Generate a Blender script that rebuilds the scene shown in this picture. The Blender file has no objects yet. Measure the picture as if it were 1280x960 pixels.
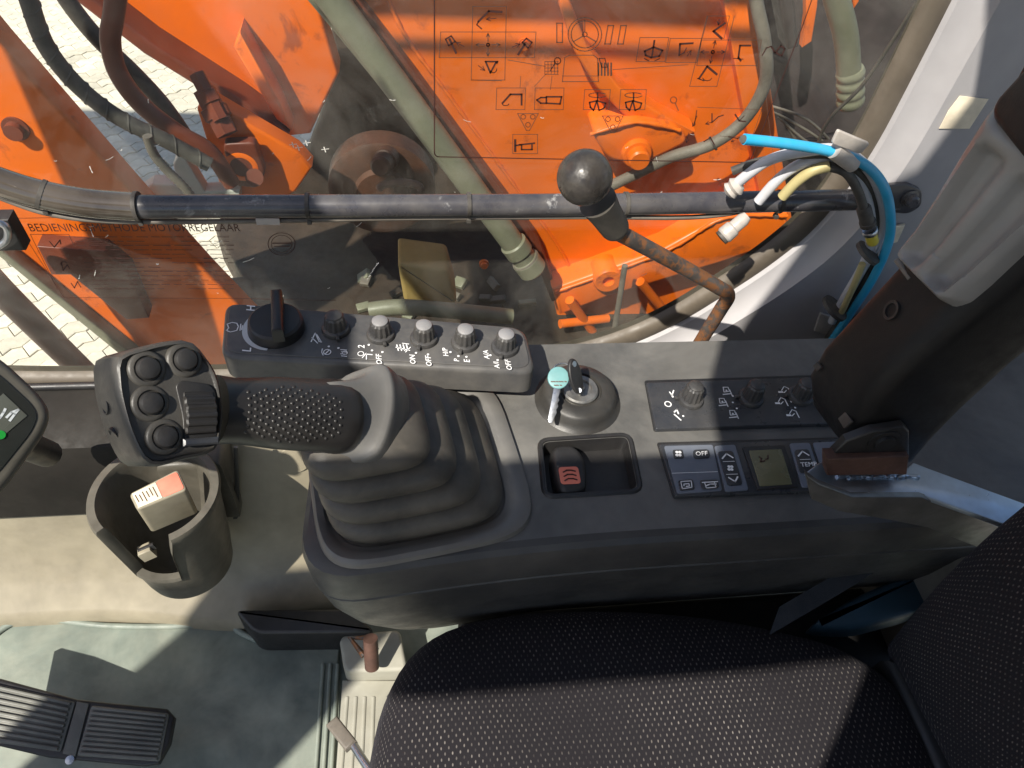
import bpy, bmesh, math, random
from mathutils import Vector, Matrix
random.seed(7)
S = bpy.context.scene
COL = S.collection
R = math.radians
V = Vector

# ------------------------------------------------------------------ camera
FPX = 925.0
_Z = -V((-.082, -.647, -.758)).normalized()
_X = V((1, .03, -.13)); _X = (_X - _Z * _X.dot(_Z)).normalized()
_Y = _Z.cross(_X)
CAM = V((0, 0, 1.30))
cd = bpy.data.cameras.new('camera'); co = bpy.data.objects.new('camera', cd); COL.objects.link(co)
cd.sensor_width = 36; cd.lens = FPX * 36 / 1280; cd.clip_start = .02; cd.clip_end = 200
# rows of the matrix are the world axes written in camera space
co.matrix_world = Matrix(((_X.x, _X.y, _X.z, CAM.x), (_Y.x, _Y.y, _Y.z, CAM.y), (_Z.x, _Z.y, _Z.z, CAM.z), (0, 0, 0, 1)))
S.camera = co
# ------------------------------------------------------------------ light
SUN = V((.45, .45, -.77)).normalized()
w = bpy.data.worlds.new('World'); S.world = w; w.use_nodes = True
nt = w.node_tree; bg = nt.nodes['Background']; sk = nt.nodes.new('ShaderNodeTexSky')
sk.sky_type = 'NISHITA'; sk.sun_disc = False
sk.sun_elevation = math.asin(-SUN.z); sk.sun_rotation = math.atan2(-SUN.x, -SUN.y)
nt.links.new(sk.outputs[0], bg.inputs[0]); bg.inputs[1].default_value = .09
sl = bpy.data.lights.new('sun', 'SUN'); so = bpy.data.objects.new('sun', sl); COL.objects.link(so)
sl.energy = 5.0; sl.angle = R(.55); sl.color = (1, .94, .84)
so.rotation_euler = SUN.to_track_quat('-Z', 'Y').to_euler(); so.location = (-3, -3, 6)
S.view_settings.view_transform = 'Standard'; S.view_settings.look = 'None'
S.view_settings.exposure = .65; S.view_settings.gamma = 1; S.view_settings.use_curve_mapping = False
S.cycles.max_bounces = 6; S.cycles.transparent_max_bounces = 16

# ------------------------------------------------------------------ helpers
def ray(px, py):
    v = V(((px - 640) / FPX, -(py - 480) / FPX, -1))
    return V((v.dot(_X), v.dot(_Y), v.dot(_Z)))
def at(px, py, x=None, y=None, z=None):
    d = ray(px, py)
    t = (x - CAM.x) / d.x if x is not None else (y - CAM.y) / d.y if y is not None else (z - CAM.z) / d.z
    return CAM + d * t
def pat(px, py, p0, n):
    d = ray(px, py); return CAM + d * ((V(p0) - CAM).dot(n) / d.dot(n))
ORG = {}
def link(o, parent):
    COL.objects.link(o)
    if parent is not None:
        o.parent = parent; ORG[o.name] = ORG[parent.name]
    return o
def tag(o, label, cat, group=None):
    o['label'] = label; o['category'] = cat
    if group: o['group'] = group
    return o
def thing(name, loc, label, cat, group=None):
    o = bpy.data.objects.new(name, None); o.location = V(loc); o.empty_display_size = .02
    COL.objects.link(o); ORG[o.name] = V(loc)
    return tag(o, label, cat, group)
def O(name, vs, fs, m, parent=None, sharp=35, uv=None):
    org = ORG[parent.name] if parent is not None else V((0, 0, 0))
    me = bpy.data.meshes.new(name)
    me.from_pydata([tuple(V(v) - org) for v in vs], [], fs)
    b = bmesh.new(); b.from_mesh(me); bmesh.ops.recalc_face_normals(b, faces=b.faces); b.to_mesh(me); b.free()
    if sharp:
        me.shade_smooth(); me.set_sharp_from_angle(angle=R(sharp))
    if uv is not None:
        L = me.uv_layers.new(name='UVMap')
        for lp in me.loops: L.data[lp.index].uv = uv[lp.vertex_index]
    me.materials.append(m)
    o = bpy.data.objects.new(name, me)
    link(o, parent)
    if parent is None: ORG[o.name] = V((0, 0, 0))
    return o
class Acc:
    def __init__(s): s.v = []; s.f = []
    def add(s, v, f):
        n = len(s.v); s.v += [V(p) for p in v]; s.f += [[i + n for i in q] for q in f]; return s
    def build(s, name, m, parent=None, sharp=35): return O(name, s.v, s.f, m, parent, sharp)
    def build_marks(s, name, m, parent, gap=.0025):
        # one part for each printed word or symbol: faces closer than the gap belong together
        bb = [(min(s.v[i].x for i in f) - gap / 2, max(s.v[i].x for i in f) + gap / 2, min(s.v[i].y for i in f) - gap / 2, max(s.v[i].y for i in f) + gap / 2) for f in s.f]
        par = list(range(len(bb)))
        def find(i):
            while par[i] != i: par[i] = par[par[i]]; i = par[i]
            return i
        for i in range(len(bb)):
            a = bb[i]
            for j in range(i):
                b = bb[j]
                if a[0] < b[1] and b[0] < a[1] and a[2] < b[3] and b[2] < a[3]: par[find(i)] = find(j)
        g = {}
        for i in range(len(bb)): g.setdefault(find(i), []).append(s.f[i])
        for fs in g.values():
            ids = sorted({i for f in fs for i in f}); mp = {q: k for k, q in enumerate(ids)}
            O(name, [s.v[i] for i in ids], [[mp[i] for i in f] for f in fs], m, parent, 0)
def frame(n):
    n = V(n).normalized(); a = V((0, 0, 1)) if abs(n.z) < .9 else V((1, 0, 0))
    u = a.cross(n).normalized(); return u, n.cross(u), n
def catmull(pts, n=6, closed=False):
    P = [V(p) for p in pts]; out = []; N = len(P)
    for i in range(N if closed else N - 1):
        if closed: a, b, c, d = P[i - 1], P[i], P[(i + 1) % N], P[(i + 2) % N]
        else: a, b, c, d = P[max(i - 1, 0)], P[i], P[i + 1], P[min(i + 2, N - 1)]
        for k in range(n):
            t = k / n
            out.append(.5 * ((2 * b) + (c - a) * t + (2 * a - 5 * b + 4 * c - d) * t * t + (3 * b - a - 3 * c + d) * t ** 3))
    if not closed: out.append(P[-1])
    return out
def loftd(rings, cap0=True, cap1=True, closed=True):
    v = []; f = []; n = len(rings[0])
    for r in rings: v += [V(p) for p in r]
    for i in range(len(rings) - 1):
        for j in range(n if closed else n - 1):
            k = (j + 1) % n
            f.append([i * n + j, i * n + k, (i + 1) * n + k, (i + 1) * n + j])
    if cap0: f.append(list(range(n))[::-1])
    if cap1: f.append([(len(rings) - 1) * n + j for j in range(n)])
    return v, f
def tubed(path, r, seg=14, smooth=6, cap=True):
    P = catmull(path, smooth) if smooth else [V(p) for p in path]
    n = len(P); rings = []; u = None
    for i, p in enumerate(P):
        t = (P[min(i + 1, n - 1)] - P[max(i - 1, 0)]).normalized()
        if u is None: u = frame(t)[0]
        u = (u - t * u.dot(t)).normalized(); b = t.cross(u)
        rr = r(i / (n - 1)) if callable(r) else r
        rings.append([p + (u * math.cos(a) + b * math.sin(a)) * rr for a in [2 * math.pi * k / seg for k in range(seg)]])
    return loftd(rings, cap, cap)
def tube(name, path, r, m, parent=None, seg=14, smooth=6): return O(name, *tubed(path, r, seg, smooth), m, parent, 50)
def lathed(base, axis, prof, seg=32, flute=None):
    u, b, n = frame(axis); rings = []
    for k, (r, h) in enumerate(prof):
        rings.append([V(base) + n * h + (u * math.cos(a) + b * math.sin(a)) * (r * (flute(a, k) if flute else 1)) for a in [2 * math.pi * j / seg for j in range(seg)]])
    return loftd(rings)
def lathe(name, base, axis, prof, m, parent=None, seg=32, flute=None, sharp=35): return O(name, *lathed(base, axis, prof, seg, flute), m, parent, sharp)
def off2(P, d):
    out = []; n = len(P)
    A = sum(P[i].x * P[(i + 1) % n].y - P[(i + 1) % n].x * P[i].y for i in range(n)); s = 1 if A > 0 else -1
    for i in range(n):
        e1 = (P[i] - P[i - 1]); e2 = (P[(i + 1) % n] - P[i])
        if e1.length < 1e-9: e1 = e2
        if e2.length < 1e-9: e2 = e1
        e1 = e1.normalized(); e2 = e2.normalized()
        n1 = V((-e1.y, e1.x)) * s; n2 = V((-e2.y, e2.x)) * s; m = n1 + n2
        m = m.normalized() if m.length > 1e-6 else n1
        out.append(P[i] + m * (d / max(.4, m.dot(n1))))
    return out
def round2(P, r, n=5):
    out = []; N = len(P)
    for i in range(N):
        a, b, c = P[i - 1], P[i], P[(i + 1) % N]
        rr = r[i] if isinstance(r, (list, tuple)) else r
        l1 = (a - b).length; l2 = (c - b).length
        if rr <= 0: out.append(b); continue
        k = min(rr, l1 * .48, l2 * .48); p = b + (a - b).normalized() * k; q = b + (c - b).normalized() * k
        for j in range(n + 1):
            t = j / n; out.append(p * (1 - t) ** 2 + b * 2 * t * (1 - t) + q * t * t)
    return out
def slabd(pts, n, t, c=.002, r=0, both=False):
    """plate: pts is the outline of its face, n the outward normal, t the thickness, c the edge rounding, r the corner radius"""
    n = V(n).normalized(); u, b, _ = frame(n); o = V(pts[0])
    P = [V(((V(p) - o).dot(u), (V(p) - o).dot(b))) for p in pts]
    if r: P = round2(P, r)
    def ring(d, h): return [o + u * q.x + b * q.y + n * h for q in (off2(P, d) if d else P)]
    rings = [ring(c, -t), ring(0, -t + c)] if both else [ring(0, -t)]
    for k in range(4):
        a = k / 3 * math.pi / 2; rings.append(ring(c * (1 - math.cos(a)), -c + c * math.sin(a)))
    return loftd(rings)
def slab(name, pts, n, t, m, parent=None, c=.002, r=0, both=False, sharp=35): return O(name, *slabd(pts, n, t, c, r, both), m, parent, sharp)
def boxd(cen, sx, sy, sz, u=(1, 0, 0), v=(0, 1, 0), c=.002):
    u = V(u).normalized(); v = V(v); v = (v - u * v.dot(u)).normalized(); n = u.cross(v); C = V(cen)
    return slabd([C + u * sx / 2 * a + v * sy / 2 * b + n * sz / 2 for a, b in ((-1, -1), (1, -1), (1, 1), (-1, 1))], n, sz, c, 0, True)
def box(name, cen, sx, sy, sz, m, parent=None, u=(1, 0, 0), v=(0, 1, 0), c=.002): return O(name, *boxd(cen, sx, sy, sz, u, v, c), m, parent)
def resample(P, N):
    P = [V(p) for p in P]; L = [0]
    for i in range(len(P)): L.append(L[-1] + (P[(i + 1) % len(P)] - P[i]).length)
    out = []; i = 0
    for k in range(N):
        s = L[-1] * k / N
        while L[i + 1] < s: i += 1
        t = (s - L[i]) / max(1e-9, L[i + 1] - L[i]); out.append(P[i].lerp(P[(i + 1) % len(P)], t))
    return out
def sup(cx, cy, hx, hy, z, e=4, N=48, rot=0):
    out = []
    for k in range(N):
        a = 2 * math.pi * k / N; c, s = math.cos(a), math.sin(a)
        x = hx * math.copysign(abs(c) ** (2 / e), c); y = hy * math.copysign(abs(s) ** (2 / e), s)
        out.append(V((cx + x * math.cos(rot) - y * math.sin(rot), cy + x * math.sin(rot) + y * math.cos(rot), z)))
    return out
def stroke(acc, pts, wd, n, closed=False):
    P = [V(p) for p in pts]; n = V(n)
    if closed: P.append(P[0])
    for a, b in zip(P, P[1:]):
        d = (b - a)
        if d.length < 1e-7: continue
        d.normalize(); s = d.cross(n).normalized() * wd / 2; e = d * wd * .4
        acc.add([a - e - s, b + e - s, b + e + s, a - e + s], [[0, 1, 2, 3]])
def disc(acc, c, r, n, seg=16, hole=0):
    u, b, _ = frame(n); c = V(c)
    ring = lambda q: [c + (u * math.cos(2 * math.pi * k / seg) + b * math.sin(2 * math.pi * k / seg)) * q for k in range(seg)]
    if hole: acc.add(ring(hole) + ring(r), [[k, (k + 1) % seg, seg + (k + 1) % seg, seg + k] for k in range(seg)])
    else: acc.add(ring(r), [list(range(seg))])
def text(acc, s, org, u, v, size, bold=0, stretch=1):
    cu = bpy.data.curves.new('t', 'FONT'); cu.body = s; cu.size = 1; cu.align_x = 'CENTER'; cu.align_y = 'CENTER'; cu.resolution_u = 2; cu.offset = bold
    o = bpy.data.objects.new('t', cu); COL.objects.link(o)
    me = bpy.data.meshes.new_from_object(o.evaluated_get(bpy.context.evaluated_depsgraph_get()))
    u = V(u).normalized() * size * stretch; v = V(v).normalized() * size
    acc.add([V(org) + u * p.co.x + v * p.co.y for p in me.vertices], [list(p.vertices) for p in me.polygons])
    bpy.data.objects.remove(o); bpy.data.curves.remove(cu); bpy.data.meshes.remove(me)

# ------------------------------------------------------------------ materials
MATS = {}
def mat(name, col, rough=.5, metal=0, var=.18, vs=14, dust=0, dcol=(.42, .38, .31), ds=9, bump=0, bs=600, spec=.5, wear=0, wcol=(.5, .3, .2), coat=0):
    m = bpy.data.materials.new(name); m.use_nodes = True; T = m.node_tree; N = T.nodes; Lk = T.links.new
    b = N['Principled BSDF']; b.inputs['Roughness'].default_value = rough; b.inputs['Metallic'].default_value = metal
    b.inputs['Specular IOR Level'].default_value = spec; b.inputs['Coat Weight'].default_value = coat
    tc = N.new('ShaderNodeTexCoord').outputs['Object']
    def noise(sc, det=3, r=.6, dist=0):
        q = N.new('ShaderNodeTexNoise'); q.inputs['Scale'].default_value = sc; q.inputs['Detail'].default_value = det; q.inputs['Roughness'].default_value = r; q.inputs['Distortion'].default_value = dist
        Lk(tc, q.inputs['Vector']); return q.outputs['Fac']
    def ramp(s, a, bb, c0=0, c1=1):
        q = N.new('ShaderNodeMapRange'); q.inputs[1].default_value = a; q.inputs[2].default_value = bb; q.inputs[3].default_value = c0; q.inputs[4].default_value = c1; Lk(s, q.inputs[0]); return q.outputs[0]
    def mix(fac, a, bb):
        q = N.new('ShaderNodeMix'); q.data_type = 'RGBA'
        Lk(fac, q.inputs[0])
        for i, s in ((6, a), (7, bb)):
            if isinstance(s, tuple): q.inputs[i].default_value = (*s, 1)
            else: Lk(s, q.inputs[i])
        return q.outputs[2]
    n1 = noise(vs)
    c = mix(ramp(n1, .3, .7), tuple(x * (1 - var) for x in col), tuple(min(1, x * (1 + var)) for x in col))
    if wear:
        c = mix(ramp(noise(vs * 2.3, 5, .7, .4), .62 - wear * .3, .72 - wear * .3, 0, .9), c, wcol)
    if dust:
        c = mix(ramp(noise(ds, 5, .68, .3), .38, .75, dust * .15, dust), c, dcol)
    Lk(c, b.inputs['Base Color'])
    Lk(ramp(noise(vs * 3, 3, .7), .3, .7, max(.02, rough * .8), min(1, rough * 1.25)), b.inputs['Roughness'])
    if bump:
        q = N.new('ShaderNodeBump'); q.inputs['Strength'].default_value = bump; q.inputs['Distance'].default_value = .002
        Lk(noise(bs, 3), q.inputs['Height']); Lk(q.outputs[0], b.inputs['Normal'])
    MATS[name] = m; return m
black = mat('black_plastic', (.012, .012, .0135), .42, dust=.05, bump=.12, bs=900)
blacks = mat('black_soft_plastic', (.022, .0215, .021), .42, dust=.13, bump=.1, bs=700)
grip_m = mat('grip_rubber', (.013, .012, .012), .4, dust=.03)
rubber = mat('bellows_rubber', (.042, .039, .035), .5, dust=.32, ds=14, dcol=(.3, .26, .2))
console_m = mat('console_plastic', (.03, .0305, .032), .42, dust=.12, ds=7, bump=.15, bs=900)
deck_m = mat('console_deck_plastic', (.06, .0595, .058), .45, dust=.42, ds=6, bump=.15, bs=900, dcol=(.35, .335, .30))
panel_m = mat('panel_plastic', (.022, .025, .032), .3, dust=.10, ds=18)
acblue = mat('button_field_plastic', (.11, .13, .17), .4, dust=.12)
arm_m = mat('armrest_plastic', (.008, .008, .0085), .5, spec=.28, dust=.03, bump=.1, bs=700, dcol=(.16, .13, .11))
palm_m = mat('palm_rest_plastic', (.10, .098, .094), .4, dust=.2, ds=9)
box_m = mat('switch_box_plastic', (.045, .046, .05), .36, dust=.22, ds=14)
scratch_m = mat('scratch', (.7, .68, .62), .5)
knob_m = mat('knob_plastic', (.03, .03, .032), .38, dust=.14, ds=40)
capm = mat('knob_cap_plastic', (.2, .2, .21), .45, dust=.2, ds=40)
white = mat('white_print', (.78, .78, .78), .6, var=.05)
grey_arc = mat('grey_print', (.5, .53, .54), .6, var=.05)
darkprint = mat('dark_print', (.05, .016, .012), .6, var=.1)
paleprint = mat('pale_dark_print', (.09, .045, .03), .6, var=.1)
orange = mat('orange_paint', (.76, .138, .002), .36, dust=.07, ds=5, var=.1, vs=4, wear=.12, wcol=(.33, .06, .012), bump=.05, bs=120, dcol=(.5, .24, .1), spec=.35)
red_and_shade = mat('red_paint_and_shade', (.13, .024, .009), .45, dust=.12, ds=6, var=.2, dcol=(.3, .16, .09))  # red brown paint, also the colour of the painted shadow on the arm
pipe_m = mat('grey_green_paint', (.14, .145, .095), .45, dust=.25, ds=11, var=.15, wear=.08, wcol=(.14, .12, .08))
dirt = mat('oily_deck_and_gap', (.026, .016, .010), .65, dust=.3, ds=9, var=.5, bump=.6, bs=40, dcol=(.085, .055, .032))
dark_eng = mat('engine_bay_grey', (.03, .022, .022), .6, dust=.2, ds=9, var=.4, dcol=(.07, .055, .05))
hose_m = mat('black_hose', (.022, .019, .018), .6, dust=.22, ds=20)
hoseg = mat('dusty_grey_hose', (.1, .085, .07), .6, dust=.3, ds=20)
steel = mat('bare_steel', (.5, .52, .55), .3, 1, var=.15, vs=30)
steel_b = mat('sky_tinted_steel', (.55, .64, .72), .34, .9, var=.2, vs=26, dust=.1)  # blue of the sky's reflection put into the base colour
rail_m = mat('rail_black_enamel', (.035, .035, .045), .3, dust=.18, ds=22, wear=.03, wcol=(.3, .3, .3), coat=.3)
rust = mat('rusty_rod', (.10, .085, .075), .5, .3, var=.35, vs=34, wear=.55, wcol=(.27, .11, .04))
rustb = mat('rust_brown', (.085, .042, .03), .65, var=.3, vs=40)
wall_m = mat('grey_wall_plastic', (.33, .32, .33), .5, dust=.18, ds=4, var=.08, bump=.06, bs=500, dcol=(.45, .42, .38))
seal_m = mat('brown_dusty_seal', (.075, .06, .045), .55, dust=.32, ds=7, dcol=(.34, .29, .22))
beige = mat('beige_plastic', (.21, .185, .13), .5, dust=.35, ds=6, var=.2, bump=.05, bs=400, dcol=(.5, .44, .33))
rearm = mat('rear_shelf_plastic', (.09, .083, .075), .55, dust=.3, ds=6)
cupm = mat('cup_holder_plastic', (.06, .055, .042), .5, dust=.25, ds=8)
matm = mat('grey_green_floor_mat', (.13, .16, .14), .55, dust=.6, ds=7, var=.3, bump=.15, bs=700, dcol=(.4, .41, .33))
alu = mat('pedal_rubber', (.085, .088, .08), .5, dust=.4, ds=12, dcol=(.34, .33, .27))
lcd = mat('lcd_glass', (.13, .125, .07), .25, var=.1)
turq = mat('turquoise_plastic', (.13, .30, .31), .4, var=.1, vs=60, dust=.15)
redtab = mat('orange_red_print', (.75, .2, .13), .5, var=.1)
blue = mat('blue_hose_plastic', (.015, .36, .62), .38, var=.12, dust=.14, ds=26)
whitep = mat('white_hose_plastic', (.55, .56, .6), .45, var=.1, dust=.3, ds=30, dcol=(.3, .26, .2))
yellow = mat('yellow_sleeve', (.42, .36, .17), .5, var=.12)
natural = mat('natural_nylon', (.42, .39, .36), .4, var=.2, vs=60, dust=.3, ds=60, dcol=(.25, .2, .14))
yelbrown = mat('yellow_brown_block', (.34, .23, .07), .6, dust=.25, ds=20, dcol=(.3, .26, .12))
paper = mat('pale_sticker', (.72, .63, .48), .6, var=.18, vs=40)
creambox = mat('cream_label', (.72, .66, .5), .55, var=.12, vs=50)
redlabel = mat('red_label', (.75, .2, .13), .55, var=.12, vs=50)
boxm = mat('beige_box', (.27, .24, .17), .5, var=.15, vs=30, dust=.2)
green = mat('green_symbol', (.01, .22, .03), .4)
screen = mat('monitor_screen', (.02, .022, .02), .12, var=.1)
screenp = mat('screen_symbol_field', (.08, .085, .07), .3)
belt_m = mat('belt_webbing', (.014, .018, .024), .75, bump=.3, bs=800)
bluepl = mat('dark_blue_plastic', (.02, .05, .075), .4, var=.3)
ground_m = mat('joint_sand', (.20, .19, .17), .9, var=.2, vs=9)
tan = mat('sleeve_clear_vinyl', (.05, .038, .028), .12, var=.35, vs=12, coat=.7, dust=.14, ds=9)
machw = mat('pale_grey_plastic', (.55, .56, .5), .5, dust=.2)
# pavers: one colour per stone
pav = mat('concrete_paver', (.62, .57, .46), .85, var=.14, vs=20)
def _pav():
    T = pav.node_tree; b = T.nodes['Principled BSDF']; l = b.inputs['Base Color'].links[0]; src = l.from_socket
    oi = T.nodes.new('ShaderNodeObjectInfo'); h = T.nodes.new('ShaderNodeHueSaturation'); mr = T.nodes.new('ShaderNodeMapRange')
    mr.inputs[3].default_value = .82; mr.inputs[4].default_value = 1.15
    T.links.new(oi.outputs['Random'], mr.inputs[0]); T.links.new(mr.outputs[0], h.inputs['Value']); T.links.new(src, h.inputs['Color']); T.links.new(h.outputs[0], b.inputs['Base Color'])
_pav()
# seat fabric: woven dark cloth with short pale dashes, from UV in metres
def fabric(name, base, dash):
    m = bpy.data.materials.new(name); m.use_nodes = True; T = m.node_tree; N = T.nodes; Lk = T.links.new; b = N['Principled BSDF']
    def mth(op, a, bb=None, c=None):
        q = N.new('ShaderNodeMath'); q.operation = op
        for i, s in enumerate((a, bb, c)):
            if s is None: continue
            if isinstance(s, (int, float)): q.inputs[i].default_value = s
            else: Lk(s, q.inputs[i])
        return q.outputs[0]
    uv = N.new('ShaderNodeTexCoord').outputs['UV']
    nz = N.new('ShaderNodeTexNoise'); nz.inputs['Scale'].default_value = 9; Lk(uv, nz.inputs['Vector'])
    sx = N.new('ShaderNodeSeparateXYZ'); Lk(uv, sx.inputs[0])
    wob = mth('MULTIPLY', nz.outputs['Fac'], 1.6)
    U = mth('ADD', mth('DIVIDE', sx.outputs[0], .0074), wob); W = mth('ADD', mth('DIVIDE', sx.outputs[1], .0052), wob)
    row = mth('FLOOR', W); U2 = mth('ADD', U, mth('MULTIPLY', mth('MODULO', row, 2), .5))
    fu = mth('SUBTRACT', mth('FRACT', U2), .5); fv = mth('SUBTRACT', mth('FRACT', W), .5)
    d = mth('ADD', mth('POWER', mth('DIVIDE', fu, .11), 2), mth('POWER', mth('DIVIDE', fv, .30), 2))
    msk = N.new('ShaderNodeMapRange'); msk.inputs[1].default_value = 1.25; msk.inputs[2].default_value = .55; Lk(d, msk.inputs[0])
    wn = N.new('ShaderNodeTexWhiteNoise'); wn.noise_dimensions = '2D'; cb = N.new('ShaderNodeCombineXYZ'); Lk(mth('FLOOR', U2), cb.inputs[0]); Lk(row, cb.inputs[1]); Lk(cb.outputs[0], wn.inputs['Vector'])
    wr = N.new('ShaderNodeTexNoise'); wr.inputs['Scale'].default_value = 7; wr.inputs['Detail'].default_value = 5; Lk(uv, wr.inputs['Vector'])
    wm = N.new('ShaderNodeMapRange'); wm.inputs[1].default_value = .35; wm.inputs[2].default_value = .68; wm.inputs[3].default_value = .35; wm.inputs[4].default_value = 1; Lk(wr.outputs['Fac'], wm.inputs[0])
    fac = mth('MULTIPLY', mth('MULTIPLY', msk.outputs[0], wm.outputs[0]), mth('MULTIPLY_ADD', wn.outputs['Value'], .8, .2))
    mx = N.new('ShaderNodeMix'); mx.data_type = 'RGBA'; mx.inputs[6].default_value = (*base, 1); mx.inputs[7].default_value = (*dash, 1); Lk(fac, mx.inputs[0]); Lk(mx.outputs[2], b.inputs['Base Color'])
    fn = N.new('ShaderNodeTexNoise'); fn.inputs['Scale'].default_value = 900; Lk(uv, fn.inputs['Vector'])
    bp = N.new('ShaderNodeBump'); bp.inputs['Strength'].default_value = .5; bp.inputs['Distance'].default_value = .0012
    Lk(mth('ADD', fac, mth('MULTIPLY', fn.outputs['Fac'], .8)), bp.inputs['Height']); Lk(bp.outputs[0], b.inputs['Normal'])
    b.inputs['Roughness'].default_value = .9; b.inputs['Specular IOR Level'].default_value = .15
    b.inputs['Sheen Weight'].default_value = .07; b.inputs['Sheen Roughness'].default_value = .5; b.inputs['Sheen Tint'].default_value = (.5, .5, .6, 1)
    return m
cloth = fabric('seat_cloth', (.0165, .015, .0175), (.22, .20, .18))
# window glass: clear, a little reflective, dusty
def glassmat():
    m = bpy.data.materials.new('dusty_glass'); m.use_nodes = True; T = m.node_tree; N = T.nodes; Lk = T.links.new; N.remove(N['Principled BSDF'])
    out = N['Material Output']; tr = N.new('ShaderNodeBsdfTransparent'); tr.inputs[0].default_value = (.95, .965, .95, 1)
    gl = N.new('ShaderNodeBsdfGlossy'); gl.inputs['Roughness'].default_value = .02
    lw = N.new('ShaderNodeFresnel'); lw.inputs[0].default_value = 1.35; mx = N.new('ShaderNodeMixShader')
    ge = N.new('ShaderNodeNewGeometry'); fb = N.new('ShaderNodeMath'); fb.operation = 'MULTIPLY_ADD'; fb.inputs[1].default_value = -1; fb.inputs[2].default_value = 1; Lk(ge.outputs['Backfacing'], fb.inputs[0])
    fm_ = N.new('ShaderNodeMath'); fm_.operation = 'MULTIPLY'; Lk(lw.outputs[0], fm_.inputs[0]); Lk(fb.outputs[0], fm_.inputs[1])
    Lk(fm_.outputs[0], mx.inputs[0]); Lk(tr.outputs[0], mx.inputs[1]); Lk(gl.outputs[0], mx.inputs[2])
    df = N.new('ShaderNodeBsdfDiffuse'); df.inputs[0].default_value = (.5, .47, .42, 1)
    tc = N.new('ShaderNodeTexCoord'); nz = N.new('ShaderNodeTexNoise'); nz.inputs['Scale'].default_value = 5; nz.inputs['Detail'].default_value = 6; nz.inputs['Roughness'].default_value = .75; nz.inputs['Distortion'].default_value = .5
    Lk(tc.outputs['Object'], nz.inputs['Vector']); mr = N.new('ShaderNodeMapRange'); mr.inputs[1].default_value = .42; mr.inputs[2].default_value = .85; mr.inputs[3].default_value = .012; mr.inputs[4].default_value = .13
    Lk(nz.outputs['Fac'], mr.inputs[0]); m2 = N.new('ShaderNodeMixShader'); Lk(mr.outputs[0], m2.inputs[0]); Lk(mx.outputs[0], m2.inputs[1]); Lk(df.outputs[0], m2.inputs[2]); Lk(m2.outputs[0], out.inputs[0])
    return m
glass = glassmat()
UP = V((0, 0, 1)); OUT = V((0, -1, 0))

# ================================================================== outside ground
gz = -1.0
g = O('ground', [(-30, -12, gz - .06), (30, -12, gz - .06), (30, 40, gz - .06), (-30, 40, gz - .06)], [[0, 1, 2, 3]], ground_m, None, 0); g['kind'] = 'structure'
# zigzag pavers
PK = .62
def zig(dx):
    o = [(0, 0), (.06, .022), (.12, 0), (.18, .022), (.24, 0), (.24, .115), (.18, .137), (.12, .115), (.06, .137), (0, .115)]
    return [V((x * PK, y * PK)) for x, y in o]
P2 = off2(zig(0), .0016)
n10 = len(P2)
pv = [(p.x, p.y, -.055) for p in P2] + [(p.x, p.y, -.002) for p in P2] + [(p.x, p.y, 0) for p in off2(P2, .002)]
pf_ = [[i, (i + 1) % n10, n10 + (i + 1) % n10, n10 + i] for i in range(n10)] + [[n10 + i, n10 + (i + 1) % n10, 2 * n10 + (i + 1) % n10, 2 * n10 + i] for i in range(n10)] + [[2 * n10 + i for i in range(n10)]]
pme = bpy.data.meshes.new('paver'); pme.from_pydata(pv, [], pf_); pme.materials.append(pav)
cells = []
ca, sa = math.cos(R(38)), math.sin(R(38))
def project(p):
    d = V(p) - CAM; q = _X * d.x + _Y * d.y + _Z * d.z
    return (640 + FPX * q.x / -q.z, 480 - FPX * q.y / -q.z) if q.z < 0 else (9999, 9999)
for i in range(-60, 60):
    for j in range(-90, 130):
        lx = (i * .24 + (j % 2) * .12) * PK; ly = j * .115 * PK
        x = -1.5 + lx * ca - ly * sa; y = 3.6 + lx * sa + ly * ca
        px, py = project((x, y, gz))
        vis = (-60 < px < 330 and -70 < py < 300) or (-40 < px < 420 and 270 <= py < 520)
        if vis and y > .9: cells.append((x, y, px, py))
cells.sort(key=lambda c: c[1])
def seen(c):
    px, py = c[2], c[3]
    return (py < 245 and (py * .88 - 60) < px < 300) or (py > 270 and px < 430)
show = [c for c in cells if seen(c)][:300]
for (x, y, px, py) in show:
    o = bpy.data.objects.new('paver', pme); o.location = (x, y, gz + random.uniform(-.003, .003)); o.rotation_euler = (random.uniform(-.01, .01), random.uniform(-.01, .01), R(38)); COL.objects.link(o); o.parent = g
sh = set((c[0], c[1]) for c in show); rest = Acc()
rest_cells = [(-1.5 + (i * .24 + (j % 2) * .12) * PK * ca - j * .115 * PK * sa, 3.6 + (i * .24 + (j % 2) * .12) * PK * sa + j * .115 * PK * ca) for i in range(-26, 32) for j in range(-60, 70)]
for x, y in rest_cells:
    if (x, y) not in sh: rest.add([(x + p[0] * ca - p[1] * sa, y + p[0] * sa + p[1] * ca, gz + p[2]) for p in pv], pf_)
ro = rest.build('paving_field', pav, g, 0); ro['kind'] = 'stuff'

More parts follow.
